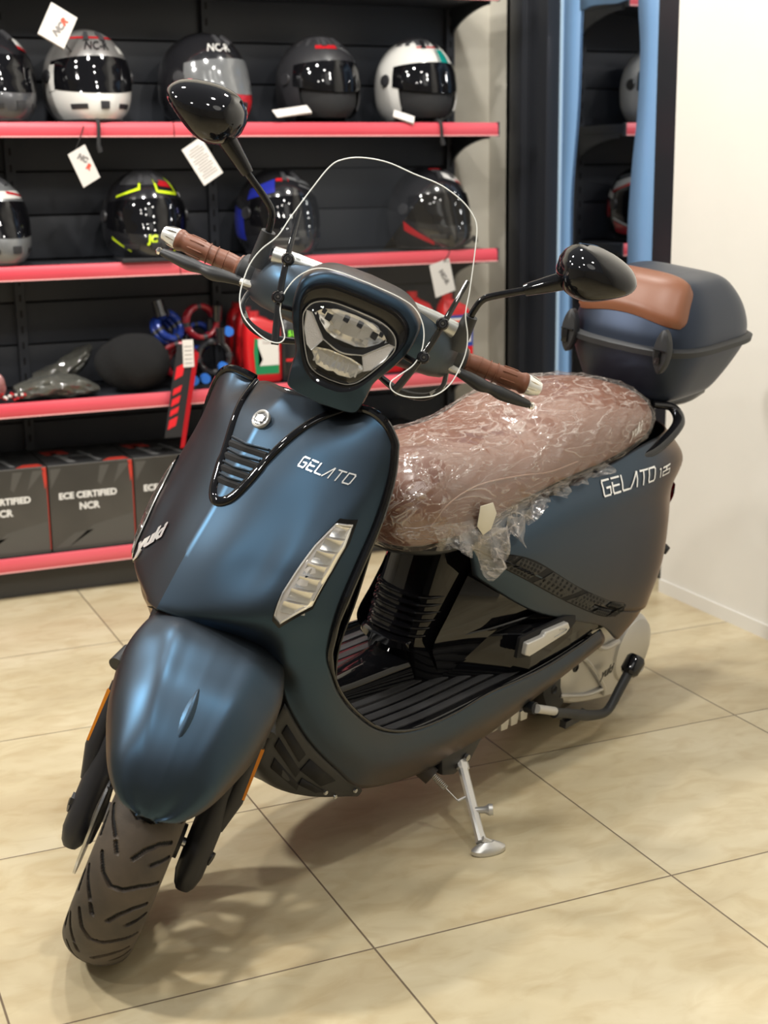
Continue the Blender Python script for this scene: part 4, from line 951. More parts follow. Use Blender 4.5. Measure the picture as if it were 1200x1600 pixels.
for sg in (1, -1):
    b = MB(); text_on(b, 'yuki', lambda u, v: onseat(-1.285-sg*u, .742+v+sg*u*.15, sg, .006), M['white'], .034, .3, .001); P(b, 'brand_print', seat, weld=False)
b = MB()
for sg in (1, -1): b.tube([onseat(x, z, sg, .001) for x, z in ((-.62, .655), (-.66, .70), (-.74, .722), (-.85, .722), (-.95, .715), (-1.05, .722))], .0018, mat('seam_thread', (.35, .2, .14), .6), 6, 5)
P(b, 'seam', seat)
# film: drapes over the seat, creased, open below with an uneven hem
rnd = random.Random(11); ph = [rnd.uniform(0, 6.28) for _ in range(12)]
FR = []; base = seat_rings(.006, 120, sub=14)
nx = len(base)
for i, ring in enumerate(base):
    row = []
    for k in range(-40, 101):     # leave the underside open
        kk = k % 120; x, y, z = ring[kk]; a = 2*PI*k/120
        s_ = math.sin(a); side = max(0, -s_)
        d = .0
        cr1 = abs(math.sin(9*x*3.1+2.2*a+ph[0]+1.5*math.sin(5*a+ph[1])))
        cr2 = abs(math.sin(31*x+4.5*a+ph[2]+2*math.sin(3*a+14*x+ph[3])))
        cr3 = abs(math.sin(70*x-7*a+ph[4]+2.4*math.sin(9*x+2*a)))
        d = .004*(1-cr1)**3+.0025*(1-cr2)**3+.0012*(1-cr3)**2
        nrm = Vector((0, y, z-.70)).normalized()
        # bagging away from the seat on its lower flanks
        low = max(0, min(1, (.68-z)/.08)); d += low*(.006+.006*math.sin(38*x+ph[5])+.004*math.sin(71*x+ph[6]))
        z2 = z
        row.append((x, y+nrm.y*d, z2+nrm.z*d*(0.3 if low > 0 else 1)))
    FR.append(row)
b = MB()
KEEP = []
for i, row in enumerate(FR):
    x = row[0][0]
    hem = (.012+.018*math.sin(22*x+ph[7])+.010*math.sin(51*x+ph[8]))
    zc = (.600 if x > -.80 else .60+(-.80-x)*.20)+hem*.5
    new = []
    for p in row: new.append((p[0], p[1], p[2]))
    KEEP.append(new)
b.grid(KEEP, M['film'])
# nose of the bag
b.grid([KEEP[0], [(KEEP[0][0][0]+.008, p[1]*.4, .665+(p[2]-.665)*.4) for p in KEEP[0]], [(KEEP[0][0][0]+.009, 0, .665) for p in KEEP[0]]], M['film'])
b.grid([KEEP[-1], [(KEEP[-1][0][0]-.008, p[1]*.5, .745+(p[2]-.745)*.5) for p in KEEP[-1]], [(KEEP[-1][0][0]-.01, 0, .745) for p in KEEP[-1]]], M['film'])
film = P(b, 'seat_film', recalc=False)
# loose gathered hem on the left flank
b = MB(); G = []
for i, x in enumerate(np.linspace(-.62, -1.18, 90)):
    t = i/89; zt = .655+(.12*max(0, (t-.25))**1.1)*.7; zt = .660 if t < .3 else .66+.035*(t-.3)/.7
    depth = (.075*math.exp(-((t-.26)/.20)**2)+.016)*(1+.28*math.sin(29*t+1)+.15*math.sin(67*t))
    yt = onseat(min(x, -.60), zt, 1, .006)[1]
    row = []
    for j in range(14):
        v = j/13; fl = .012*math.sin(44*t+3*v)*v+.006*math.sin(95*t-4*v)*v
        row.append((x+.014*v*math.sin(17*t), yt+.014*v+fl+.012*math.exp(-((t-.26)/.2)**2)*v, zt-depth*v))
    G.append(row)
b.grid(G, M['film']); b.grid([[(p[0], p[1]+.004+.006*math.sin(p[0]*140), p[2]-.004) for p in r_[3:]] for r_ in G[8:50]], M['film']); P(b, 'film_hem', film, recalc=False)
b = MB(); b.prism([(-.715, .690), (-.755, .690), (-.772, .665), (-.760, .635), (-.735, .628), (-.712, .650)], .163, .1645, mat('cream_sticker', (.68, .64, .52), .4)); P(b, 'film_sticker', film, bevel=.0005)
# seat rim below
b = MB(); b.tube([(-.86, .135, .628), (-.74, .125, .605), (-.67, .10, .594), (-.625, .05, .592), (-.615, 0, .592), (-.625, -.05, .592), (-.67, -.10, .594), (-.74, -.125, .605), (-.86, -.135, .628)], .012, M['plastic'], 10, 5); P(b, 'seat_rim')

# ---------------------------------------------------------------- grab rail, rack and top case
for sg in (1, -1):
    b = MB(); b.tube([(-1.255, sg*.130, .668), (-1.31, sg*.158, .684), (-1.38, sg*.166, .700), (-1.46, sg*.160, .728), (-1.50, sg*.145, .745), (-1.505, sg*.12, .765), (-1.47, sg*.09, .770)], [.010, .013, .014, .014, .014, .013, .012], M['gloss'], 12, 5, flat=((0, 0, 1), .75)); P(b, 'grab_rail')
b = MB(); 
for sg in (1, -1): b.tube([(-1.42, sg*.07, .765), (-1.62, sg*.085, .760), (-1.74, sg*.07, .765)], .011, M['gloss'], 10, 4)
for x in (-1.46, -1.56, -1.66): b.tube([(x, -.085, .763), (x, .085, .763)], .009, M['gloss'], 8)
b.box((-1.56, 0, .772), (.20, .16, .012), M['plastic']); P(b, 'luggage_rack')
CX = -1.625
def crect(x0, x1, w_, z, n=64, e=4.5, bow=0, tilt=0, wr=None):
    cx = (x0+x1)/2; hx = (x1-x0)/2; out = []
    for k in range(n):
        a = 2*PI*k/n; c_, s_ = math.cos(a), math.sin(a)
        x = cx+hx*math.copysign(abs(c_)**(2/e), c_); y = w_*math.copysign(abs(s_)**(2/e), s_)
        t = (x-cx)/hx
        if wr: y *= (1+t)/2+(wr/w_)*(1-t)/2
        if t > 0: x += bow*(1-(y/w_)**2)*t
        out.append((x, y, z+tilt*(x-cx)))
    return out
top_c = empty('x', 'x', 'x'); bpy.data.objects.remove(top_c)
CASE_LO = [(-1.700, -1.500, .095, .775, 0), (-1.725, -1.470, .118, .782, .01), (-1.755, -1.460, .135, .815, .016), (-1.785, -1.445, .155, .865, .024), (-1.800, -1.440, .166, .900, .03)]
b = MB(); rings = [crect(x0, x1, w_, z, bow=bw, tilt=-.045) for x0, x1, w_, z, bw in [tuple(v) for v in cr(CASE_LO, 5)]]; b.rings(rings, M['case'])
case = P(b, 'top_case', autos=50)
b = MB(); b.rings([crect(-1.803, -1.437, .169, .897, bow=.03, tilt=-.045), crect(-1.812, -1.428, .177, .900, bow=.032, tilt=-.045), crect(-1.814, -1.427, .178, .912, bow=.032, tilt=-.045), crect(-1.803, -1.437, .169, .918, bow=.03, tilt=-.045)], M['plastic'], autos if False else True); P(b, 'case_rim', case, autos=50)
CASE_HI = [(-1.800, -1.440, .166, .915, .03), (-1.795, -1.445, .163, .945, .03), (-1.775, -1.458, .152, .985, .026), (-1.745, -1.475, .135, 1.020, .02), (-1.715, -1.492, .118, 1.043, .014), (-1.685, -1.520, .095, 1.054, .006), (-1.64, -1.56, .05, 1.059, 0)]
HI = [crect(x0, x1, w_, z, bow=bw, tilt=-.045, n=96) for x0, x1, w_, z, bw in [tuple(v) for v in cr(CASE_HI, 6)]]
b = MB(); b.rings(HI, M['case']); P(b, 'case_lid', case, autos=60)
BH = BVHTree.FromPolygons([Vector(p) for r_ in HI for p in r_], [(i*96+j, i*96+(j+1) % 96, (i+1)*96+(j+1) % 96, (i+1)*96+j) for i in range(len(HI)-1) for j in range(96)])
def onlid(y, ang, off):
    c = Vector((-1.63, y, .945)); d = Vector((math.cos(ang), 0, math.sin(ang)))
    h, nn, i, _ = BH.ray_cast(c+d*.6, -d)
    if h is None: return c+d*.15
    if nn.dot(d) < 0: nn = -nn
    return h+nn*off
G = []
for v in np.linspace(0, 1, 15):
    row = []
    for t in np.linspace(-1, 1, 31):
        at = R(46-5*abs(t)**3); ab = R(7-7*abs(t)**2)
        y = t*(.118+.022*v)*(1-.07*abs(2*v-1)**6); v_ = .5+(v-.5)*(1-.12*abs(t)**6); ang = at+(ab-at)*v_
        k = min(1, min(v, 1-v)*8, (1-abs(t))*8)
        row.append(tuple(onlid(y, ang, .002+.013*math.sqrt(max(0, k)))))
    G.append(row)
b = MB(); b.grid(G, M['pad'])
per = G[0]+[r_[-1] for r_ in G[1:]]+G[-1][::-1][1:]+[r_[0] for r_ in G[::-1]][1:-1]
b.grid([per, [(x-.012, y, z) for x, y, z in per]], M['pad'], closeu=True); P(b, 'back_pad', case, recalc=False)
for sg in (1, -1):
    yl_ = sg*.122
    xr = max(p[0] for p in crect(-1.812, -1.428, .177, .905, bow=.032) if abs(p[1]-yl_) < .02)
    b = MB(); ring = [(u, v) for u, v in sup(0, 0, .020, .050, 32, 1.7)]
    b.add([], [], M['plastic']); 
    G = [[(xr+.016*k1-.001-.12*abs(v)*0, yl_+u*k2, .905+v*k2) for u, v in ring] for k1, k2 in ((-.6, 1.0), (.35, 1.0), (.62, .86), (.70, .4), (.72, .05))]
    b.rings(G, M['plastic']); lt = P(b, 'latch', case)
    b = MB(); b.box((xr+.012, yl_-.003, .893), (.008, .015, .030), M['gloss']); b.box((xr+.0115, yl_, .909), (.006, .032, .003), M['dark']); P(b, 'latch_tab', lt, bevel=.0015)
# ---------------------------------------------------------------- engine, rear wheel, stand, lever
def tyre(cx, cz, r_out, w_, parent_mat, name, X=None, tread=True):
    NA, NT = (900, 110) if tread else (64, 24)
    hub_r = r_out-.068
    ts = np.linspace(-1, 1, NT); prof = []
    for t in ts:
        s_ = t*.105; ang = t*2.15
        y = w_/2*math.sin(min(abs(ang), PI/2)*1.0)*math.copysign(1, t) if abs(ang) < PI/2 else math.copysign(w_/2*(1-.18*((abs(ang)-PI/2)/.6)**1.6), t)
        rr = (r_out-.044)+.044*math.cos(min(abs(ang), PI/2)) if abs(ang) < PI/2 else (r_out-.044)-.034*((abs(ang)-PI/2)/.58)
        prof.append((y, rr))
    prof = np.array(prof); arc = np.concatenate([[0], np.cumsum(np.hypot(*(np.diff(prof, axis=0).T)))]); arc -= arc[-1]/2
    per = 2*PI*r_out/13
    segs = [[(-.046, .040), (-.030, .012), (-.012, -.002), (.008, .000), (.030, .012), (.060, .020)],
            [(-.062, .006), (-.052, -.014), (-.034, -.040)], [(-.070, -.010), (-.064, -.05)], [(.004, -.062), (.016, -.044), (.034, -.028), (.054, -.020)], [(.034, -.064), (.062, -.044)], [(-.03, .064), (-.022, .05)]]
    th = np.arange(NA)*2*PI/NA; S = th*r_out
    AA, SS = np.meshgrid(arc, S); D = np.full(AA.shape, 9.)
    if tread:
        for pl in segs:
            for (a0, b0), (a1, b1) in zip(pl, pl[1:]):
                for sh_ in (-per, 0, per):
                    s2 = np.mod(SS, per)-per/2; px_, py_ = AA-a0, s2-b0-sh_; dx, dy = a1-a0, b1-b0
                    t = np.clip((px_*dx+py_*dy)/(dx*dx+dy*dy), 0, 1); D = np.minimum(D, np.hypot(px_-t*dx, py_-t*dy))
    dep = .005*np.clip((.0039-D)/.0012, 0, 1)
    G = []
    for i in range(NA):
        c_, s_ = math.cos(th[i]), math.sin(th[i])
        G.append([(cx+(prof[j, 1]-dep[i, j])*c_, prof[j, 0], cz+(prof[j, 1]-dep[i, j])*s_) for j in range(NT)])
    b = MB(); b.grid(G, M['rubber'], closev=True)
    if tread:
        gi = b.slot(M['groove']); nq = NT-1
        for i in range(NA):
            for j in range(nq):
                if dep[i, j] > .003 and dep[i, j+1] > .003: b.m[i*nq+j] = gi
    return b
def rim(cx, cz, r_, w_, m, spokes=5):
    b = MB(); n = 64
    prof = [(r_+.004, w_/2), (r_-.006, w_/2), (r_-.012, w_/2-.012), (r_-.020, w_/2-.02), (r_-.020, -w_/2+.02), (r_-.012, -w_/2+.012), (r_-.006, -w_/2), (r_+.004, -w_/2)]
    b.grid([[(cx+rr*math.cos(2*PI*k/n), y, cz+rr*math.sin(2*PI*k/n)) for k in range(n)] for rr, y in prof], m, closeu=True)
    X = Matrix.Translation((cx, 0, cz)) @ Matrix.Rotation(-PI/2, 4, 'X')
    b.lathe([(0, -.03), (.032, -.03), (.036, -.02), (.036, .02), (.032, .03), (0, .03)], m, 32, X=X)
    for k in range(spokes):
        a = 2*PI*k/spokes+.3
        for da in (-.10, .10):
            b.tube([(cx+.03*math.cos(a), 0, cz+.03*math.sin(a)), (cx+r_*.6*math.cos(a+da*.8), 0, cz+r_*.6*math.sin(a+da*.8)), (cx+(r_-.014)*math.cos(a+da*1.6), 0, cz+(r_-.014)*math.sin(a+da*1.6))], [.013, .010, .012], m, 8, 3)
    return b
wr = P(tyre(-1.34, .232, .232, .125, None, 't', tread=False), 'rear_tyre'); P(rim(-1.34, .232, .164, .075, M['matteblk']), 'rear_rim', wr)
b = MB()
out = [(-1.11, .300), (-1.125, .215), (-1.15, .150), (-1.185, .118), (-1.30, .088), (-1.42, .072), (-1.50, .082), (-1.545, .125), (-1.555, .185), (-1.52, .240), (-1.45, .268), (-1.30, .285)]
outs = [(p[0], p[1]) for p in cr([*out, out[0]], 5)[:-1]]
cx_, cz_ = -1.33, .18
G = [[(cx_+(x-cx_)*k, y, cz_+(z-cz_)*k) for x, z in outs] for y, k in ((.075, 1.02), (.128, 1.02), (.140, .985), (.146, .93), (.146, .5))]
b.rings(G, M['alu']); eng = P(b, 'transmission_cover', autos=40)
b = MB(); X = Matrix.Translation((-1.455, .140, .178)) @ Matrix.Rotation(-PI/2, 4, 'X')
b.lathe([(0, .022), (.055, .020), (.078, .012), (.088, -.002), (.09, -.01)], M['alu'], 48, X=X); P(b, 'clutch_housing', eng)
b = MB(); b.tube([(-1.16, .147, .245), (-1.235, .150, .215), (-1.33, .151, .125), (-1.345, .150, .095)], .006, M['alu'], 8, 4); b.tube([(-1.15, .146, .150), (-1.26, .150, .120), (-1.345, .150, .112)], .005, M['alu'], 8, 4)
b.tube([(-1.24, .147, .275), (-1.27, .150, .245), (-1.31, .152, .225), (-1.37, .152, .225)], .007, M['alu'], 8, 4); P(b, 'cover_rib', eng)
for (x, z) in ((-1.20, .205), (-1.16, .27), (-1.52, .11)):
    b = MB(); X = Matrix.Translation((x, .146, z)) @ Matrix.Rotation(-PI/2, 4, 'X'); b.lathe([(0, .001), (.006, .001), (.0065, .004), (.010, .003), (.011, -.002)], M['alu2'] if x != -1.20 else M['matteblk'], 16, X=X); P(b, 'cover_bolt', eng)
b = MB(); text_on(b, 'yuki', lambda u, v: (-1.318-u, .1475+.016, .158+v+u*.1), M['matteblk'], .030, .3, .002); P(b, 'cover_script', eng, weld=False)
b = MB(); b.prism([(-.96, .235), (-.985, .15), (-1.03, .135), (-1.12, .128), (-1.18, .145), (-1.17, .20), (-1.12, .26)], -.06, .115, M['matteblk']); P(b, 'crank_case', bevel=.01)
b = MB(); b.prism([(-1.06, .235), (-1.075, .175), (-1.10, .135), (-1.15, .118), (-1.17, .13), (-1.145, .175), (-1.13, .25)], .115, .148, M['plastic']); br = P(b, 'engine_bracket', bevel=.004)
b = MB(); X = Matrix.Translation((-1.115, .1485, .178)) @ Matrix.Rotation(-PI/2, 4, 'X'); b.lathe([(0, .0), (.007, .0), (.009, .003), (.011, .0)], M['matteblk'], 16, X=X); P(b, 'bracket_hole', br)
b = MB()
for k in range(3): b.prism([(-.895-.036*k, .176), (-.900-.036*k, .152), (-.924-.036*k, .150), (-.926-.036*k, .180)], .130, .162, M['alu'])
b.tube([(-.88, .145, .156), (-1.03, .145, .168)], .009, M['alu'], 8); P(b, 'stand_bracket', bevel=.002)
# kick lever
b = MB(); b.tube([(-.955, .203, .205), (-.955, .180, .200)], .013, M['matteblk'], 14); b.tube([(-.955, .206, .205), (-1.03, .206, .175)], .0095, M['alu2'], 14); kl = P(b, 'kick_lever')
b = MB(); b.tube([(-1.03, .206, .171), (-1.09, .206, .150), (-1.13, .208, .134), (-1.20, .210, .112), (-1.245, .212, .104), (-1.272, .212, .114), (-1.30, .212, .146), (-1.335, .212, .185)], [.0115, .0115, .013, .0115, .0105, .0105, .0110, .0115], M['plastic'], 14, 4)
b.box((-1.12, .206, .128), (.09, .016, .016), M['plastic'], X=None); P(b, 'lever_sleeve', kl)
b = MB(); b.tube([(-1.328, .212, .176), (-1.333, .212, .182), (-1.352, .214, .206), (-1.357, .214, .212)], [.016, .022, .023, .018], M['gloss'], 20); P(b, 'lever_pedal', kl)
# side stand
b = MB(); b.prism([(-.66, .185), (-.67, .140), (-.71, .128), (-.76, .138), (-.80, .185)], .135, .185, M['matteblk']); ss = P(b, 'side_stand', bevel=.006)
b = MB()
A = Vector((-.735, .180, .150)); Fv = Vector((-.632, .322, .064))
def leg(t, o): return A.lerp(Fv, t)+Vector(o)
G = []
dv = (Fv-A).normalized(); n1 = dv.cross(Vector((1, 0, 0))).normalized(); n2 = dv.cross(n1).normalized()
for t, w1, w2 in ((0, .008, .013), (.10, .008, .0135), (.12, .0065, .010), (.5, .0065, .010), (.85, .0065, .0095), (.97, .009, .011)):
    c = A.lerp(Fv, t); G.append([tuple(c+n1*w1*a_+n2*w2*b_) for a_, b_ in ((1, .55), (.55, 1), (-.55, 1), (-1, .55), (-1, -.55), (-.55, -1), (.55, -1), (1, -.55))])
b.rings(G, M['alu']); P(b, 'stand_leg', ss, autos=30)
b = MB()
inv = BM.inverted(); fc = BM @ Fv
def wl(dx, dy, z): return tuple(inv @ Vector((fc.x+dx, fc.y+dy, z)))
rg = []
for z, k in ((.0005, .92), (.003, 1.0), (.010, 1.0), (.016, .78), (.024, .42)):
    rg.append([wl(.012+(.036*math.cos(a))*k*(1 if z < .02 else .8), -.002+(.018*math.sin(a))*k, z) for a in [2*PI*i/24 for i in range(24)]])
b.rings(rg, M['alu']); b.tube([wl(0, 0, .03), wl(.030, -.004, .012)], [.006, .005], M['alu'], 8); P(b, 'stand_foot', ss)
c = A.lerp(Fv, .60); b = MB(); d_ = Vector((-.42, .55, .12)).normalized()
b.tube([tuple(c), tuple(c+d_*.022), tuple(c+d_*.030), tuple(c+d_*.038)], [.006, .007, .012, .011], M['alu'], 12); P(b, 'stand_tang', ss)
b = MB(); s0 = Vector((-.655, .155, .150)); s1 = Vector((-.664, .232, .108)); pts = []
for k in range(121):
    t = k/120; c = s0.lerp(s1, t*.62); a = t*2*PI*15; e1 = Vector((1, 0, 0)); e2 = (s1-s0).normalized().cross(e1)
    pts.append(tuple(c+(e1*math.cos(a)+e2*math.sin(a))*.0062))
b.tube(pts, .0011, M['steel'], 5); b.tube([tuple(s0.lerp(s1, .6)), tuple(s1)], .0014, M['steel'], 6); b.tube([tuple(s1), tuple(A.lerp(Fv, .42))], .003, M['alu'], 8); P(b, 'return_spring', ss)
b = MB(); b.tube([(-.638, .135, .165), (-.652, .172, .140)], [.020, .019], M['rubber'], 16); P(b, 'stop_buffer', ss)
b = MB(); X = Matrix.Translation((-.742, .1865, .158)) @ Matrix.Rotation(-PI/2, 4, 'X'); b.lathe([(0, .006), (.007, .006), (.008, 0)], M['steel'], 12, X=X); P(b, 'pivot_bolt', ss)

# ================================================================ STEERED PARTS (built straight ahead, then turned with the bars)
FR_ = .232
ft = PS(tyre(0, FR_, FR_, .118, None, 't'), 'front_tyre')
PS(rim(0, FR_, .164, .07, M['matteblk']), 'front_rim', ft)
b = MB(); n = 72
for y in (-.074, -.078): b.grid([[(rr*math.cos(2*PI*k/n), y, FR_+rr*math.sin(2*PI*k/n)) for k in range(n)] for rr in (.065, .110)], M['steel'], closeu=True)
for rr in (.065, .110): b.grid([[(rr*math.cos(2*PI*k/n), y, FR_+rr*math.sin(2*PI*k/n)) for k in range(n)] for y in (-.074, -.078)], M['steel'], closeu=True)
PS(b, 'brake_disc', ft)
b = MB(); b.prism([(-.10, .30), (-.07, .345), (-.02, .355), (-.015, .315), (-.06, .285)], -.098, -.060, M['matteblk']); PS(b, 'brake_caliper', bevel=.006)
b = MB(); b.tube([(.050, -.073, .325), (.058, -.073, .27), (.040, -.073, .20)], [.010, .016, .010], M['matteblk'], 12, 3, flat=((0, 1, 0), .6)); PS(b, 'caliper_arm')
b = MB(); b.tube([(0, -.128, FR_), (0, -.121, FR_)], .013, M['matteblk'], 6); b.tube([(0, -.123, FR_), (0, .118, FR_)], .008, M['steel'], 12); b.tube([(0, .050, FR_), (0, .070, FR_)], .030, M['matteblk'], 20); b.tube([(0, -.060, FR_), (0, -.082, FR_)], .018, M['alu2'], 16); PS(b, 'axle')
fd = Vector((math.sin(ca), 0, -math.cos(ca)))
for sg in (1, -1):
    c0 = Vector((.0, sg*.100, FR_))
    b = MB(); P_ = [c0-fd*.36, c0-fd*.16, c0-fd*.05, c0, c0+fd*.045, c0+fd*.066, c0+fd*.075]
    b.tube([tuple(p) for p in P_], [.0235, .0245, .0265, .0265, .0255, .019, .012], M['matteblk'], 24, flat=((0, 1, 0), .94)); fk = PS(b, 'fork_leg')
    b = MB(); c1 = c0-fd*.13+Vector((.004, sg*.022, 0)); c2 = c0-fd*.21+Vector((.004, sg*.022, 0)); b.tube([tuple(c0-fd*.04+Vector((0, sg*.015, 0))), tuple(c1+(c2-c1)*-.4), tuple(c2)], [.012, .019, .017], M['matteblk'], 12); PS(b, 'reflector_bracket', fk)
    b = MB(); e0 = c0-fd*.105+Vector((.006, sg*.036, 0)); e1 = c0-fd*.195+Vector((.006, sg*.036, 0))
    nz_ = fd.cross(Vector((0, 1, 0))); V = []
    for c in (e0, e1):
        for ya in (-.002, .0045):
            for xa in (-.010, .010): V.append(tuple(c+Vector((0, sg*ya, 0))+nz_*xa))
    b.add(V, [(0, 1, 3, 2), (4, 6, 7, 5), (0, 4, 5, 1), (2, 3, 7, 6), (0, 2, 6, 4), (1, 5, 7, 3)], M['orange'], False); PS(b, 'side_reflector', fk)
    b = MB(); b.tube([tuple(c0+Vector((-.004, sg*.0, -.01))), tuple(c0+Vector((.004, sg*.028, -.01)))], .012, M['matteblk'], 12); PS(b, 'axle_clamp', fk)
b = MB(); b.tube([(-.175, -.10, .53), (-.155, -.05, .575), (-.15, 0, .585), (-.155, .05, .575), (-.175, .10, .53)], .026, M['matteblk'], 16, 4); b.tube([(-.165, 0, .56), (-.27, 0, .78), (-.45, 0, 1.0)], .024, M['matteblk'], 16); PS(b, 'fork_crown')
# fender
FN = []
for cx, cz, hw, xs, zs in ((.192, .403, .018, .191, .4025), (.187, .420, .046, .183, .407), (.173, .449, .068, .165, .417), (.148, .482, .086, .140, .429), (.108, .516, .103, .098, .440), (.055, .548, .120, .050, .455), (.002, .568, .131, .0, .475), (-.042, .582, .136, -.048, .500), (-.082, .586, .126, -.082, .534), (-.125, .580, .112, -.118, .552)):
    FN.append([(cx, 0, cz), (cx-.001, hw*.28, cz-.001), (cx-.003, hw*.55, cz-.004), ((cx*.72+xs*.28), hw*.82, cz-.34*(cz-zs)), ((cx*.35+xs*.65), hw*.965, cz-.64*(cz-zs)), (xs, hw, zs)])
FN2 = []
for deg, rc, hw, zside, xs in ((44, .262, .030, .414, .183), (49, .268, .060, .420, .166), (56, .273, .084, .424, .140), (66, .280, .103, .436, .100), (78, .287, .120, .452, .052), (90, .292, .134, .478, .000), (101, .295, .142, .492, -.050), (112, .290, .140, .480, -.105)):
    a = R(deg); cx, cz = rc*math.cos(a), FR_+rc*math.sin(a); n_x, n_z = math.cos(a), math.sin(a)
    row = [(cx, 0, cz), (cx-.003*n_x, hw*.28, cz-.003*n_z), (cx-.008*n_x, hw*.52, cz-.008*n_z), ((cx*.72+xs*.28)-.004*n_x, hw*.80, cz-.32*(cz-zside)-.006), ((cx*.35+xs*.65), hw*.965, cz-.66*(cz-zside)), (xs, hw, zside)]
    FN2.append(row)
GFn = net(FN, 7, 7); b = MB(); b.grid(both(GFn), M['paint']); fend = PS(b, 'front_fender', solid=.004, offset=-1, autos=40)
BFn = bvh([both(GFn)])
def onfen(x, y, off):
    h, nn, i, d = BFn.ray_cast(Vector((x+.5, y, .50+.3)), Vector((-.5, 0, -.33)).normalized())
    return h
# raised blade in the middle of the fender
b = MB(); G = []
for t in np.linspace(0, 1, 19):
    c = Vector((.040+.118*t, 0, .5540-.062*t-.026*t*t)); nn = Vector((.5+.3*t, 0, .85-.2*t)).normalized()
    hgt = .012*math.sin(PI*min(1, t*1.25+.02))**.7*(1 if t < .8 else (1-t)/.2)+.0005; wd = .011*math.sin(PI*(t*.9+.05))+.001
    G.append([tuple(c+Vector((0, u*wd, 0))+nn*(hgt*k-.003)) for u, k in ((1.6, 0), (1, .35), (.35, .9), (0, 1.05), (-.35, .9), (-1, .35), (-1.6, 0))])
b.grid(G, M['paint']); PS(b, 'fender_blade', fend, autos=60)
b = MB()
b.tube([(-.07, -.130, .500), (-.03, -.138, .490)], [.010, .013], M['plastic'], 14); PS(b, 'fender_tab', fend); b = MB(); b.tube([(-.05, .128, .49), (-.02, .134, .478)], [.008, .010], M['plastic'], 14); PS(b, 'fender_tab', fend)
b = MB(); X = Matrix.Translation((-.075, .030, .556)); b.lathe([(0, .006), (.008, .004), (.009, 0)], M['matteblk'], 14, X=X); PS(b, 'fender_bolt', fend)

# ---------------------------------------------------------------- headlight housing
DY = .008
def fx(z): return -.268-.33*(z-1.0)
BZ = [(-.0, 1.1335), (.045, 1.132), (.068, 1.127), (.086, 1.114), (.092, 1.098), (.090, 1.080), (.081, 1.056), (.070, 1.031), (.056, 1.007), (.042, .991), (.022, .981), (0, .979)]
LR_ = [(0, 1.107), (.035, 1.106), (.058, 1.101), (.074, 1.091), (.0805, 1.076), (.078, 1.062), (.066, 1.038), (.052, 1.015), (.040, 1.001), (.024, .994), (0, .992)]
def loop(h, n=4):
    c = cr(h, n); return [(y, z) for y, z in c]+[(-y, z) for y, z in c[::-1][1:-1]]
def ring3(h, off, k=1., kz=None, c=(0, 1.06), n=4):
    kz = kz or k
    return [(fx(c[1]+(z-c[1])*kz)+off, DY+y*k, c[1]+(z-c[1])*kz) for y, z in loop(h, n)]
b = MB(); b.grid([ring3(BZ, -.030, 1.0), ring3(BZ, -.006, 1.01), ring3(BZ, .004, .975), ring3(BZ, .003, .93)], M['gloss'], closeu=True)
def blend(h1, h2, t, off):
    a, c = loop(h1, 4), loop(h2, 4); m_ = len(a); out = []
    for i in range(m_):
        j = i*len(c)/m_; j0 = int(j) % len(c); j1 = (j0+1) % len(c); f = j-int(j)
        y2 = c[j0][0]*(1-f)+c[j1][0]*f; z2 = c[j0][1]*(1-f)+c[j1][1]*f
        y = a[i][0]*(1-t)+y2*t; z = a[i][1]*(1-t)+z2*t; out.append((fx(z)+off, DY+y, z))
    return out
b.grid([blend(BZ, LR_, .25, .004), blend(BZ, LR_, .6, .000), blend(BZ, LR_, .9, -.005), blend(BZ, LR_, 1.0, -.008)], M['gloss'], closeu=True)
b.grid([ring3(BZ, .003, .93), blend(BZ, LR_, .3, .003)], M['gloss'], closeu=True)
hl = PS(b, 'headlight', recalc=False)
b = MB(); bw = ring3(LR_, -.022, .97); b.grid([ring3(LR_, -.008, 1.0), bw], M['dark'], closeu=True); b.add(bw, [tuple(range(len(bw)))], M['gloss'], False); PS(b, 'lamp_bowl', hl, recalc=False)
b = MB(); b.tube(ring3(LR_, -.004, .985), .0014, M['lampsilver'], 6, closed=True); PS(b, 'lens_rim', hl)
def flat(poly, off): return [(fx(z)+off, DY+y, z) for y, z in poly]
# chromed reflector bowls (upper), low beam (lower)
RF = [(-.053, 1.089), (-.030, 1.096), (0, 1.098), (.030, 1.096), (.053, 1.089), (.064, 1.078), (.034, 1.058), (.018, 1.0535), (-.018, 1.0535), (-.034, 1.058), (-.064, 1.078)]
b = MB(); cc = flat([(0, 1.076)], -.020)
b.grid([flat(RF, -.009), [tuple(Vector(p).lerp(Vector(cc[0]), .35)+Vector((-.006, 0, 0))) for p in flat(RF, -.012)], [tuple(Vector(p).lerp(Vector(cc[0]), .8)) for p in flat(RF, -.019)], [cc[0]]*len(RF)], M['lampsilver'], closeu=True, smooth=False)
for sg in (1, -1):
    for u, z, s_ in ((.040, 1.080, .009), (.022, 1.074, .010), (.050, 1.086, .006), (.012, 1.088, .008), (.030, 1.066, .007)):
        b.add(flat([(sg*u-s_*.6, z-s_*.5), (sg*u+s_*.5, z-s_*.7), (sg*u+s_*.7, z+s_*.6), (sg*u-s_*.5, z+s_*.7)], -.0075), [(0, 1, 2, 3)], M['dark'] if u in (.040, .050, .012) else M['lampsilver'], False)
PS(b, 'main_reflector', hl, autos=5, recalc=False)
b = MB(); LO = [(-.043, 1.030), (-.020, 1.0345), (.020, 1.0345), (.043, 1.030), (.046, 1.024), (.030, 1.006), (.010, 1.003), (0, 1.006), (-.010, 1.003), (-.030, 1.006), (-.046, 1.024)]
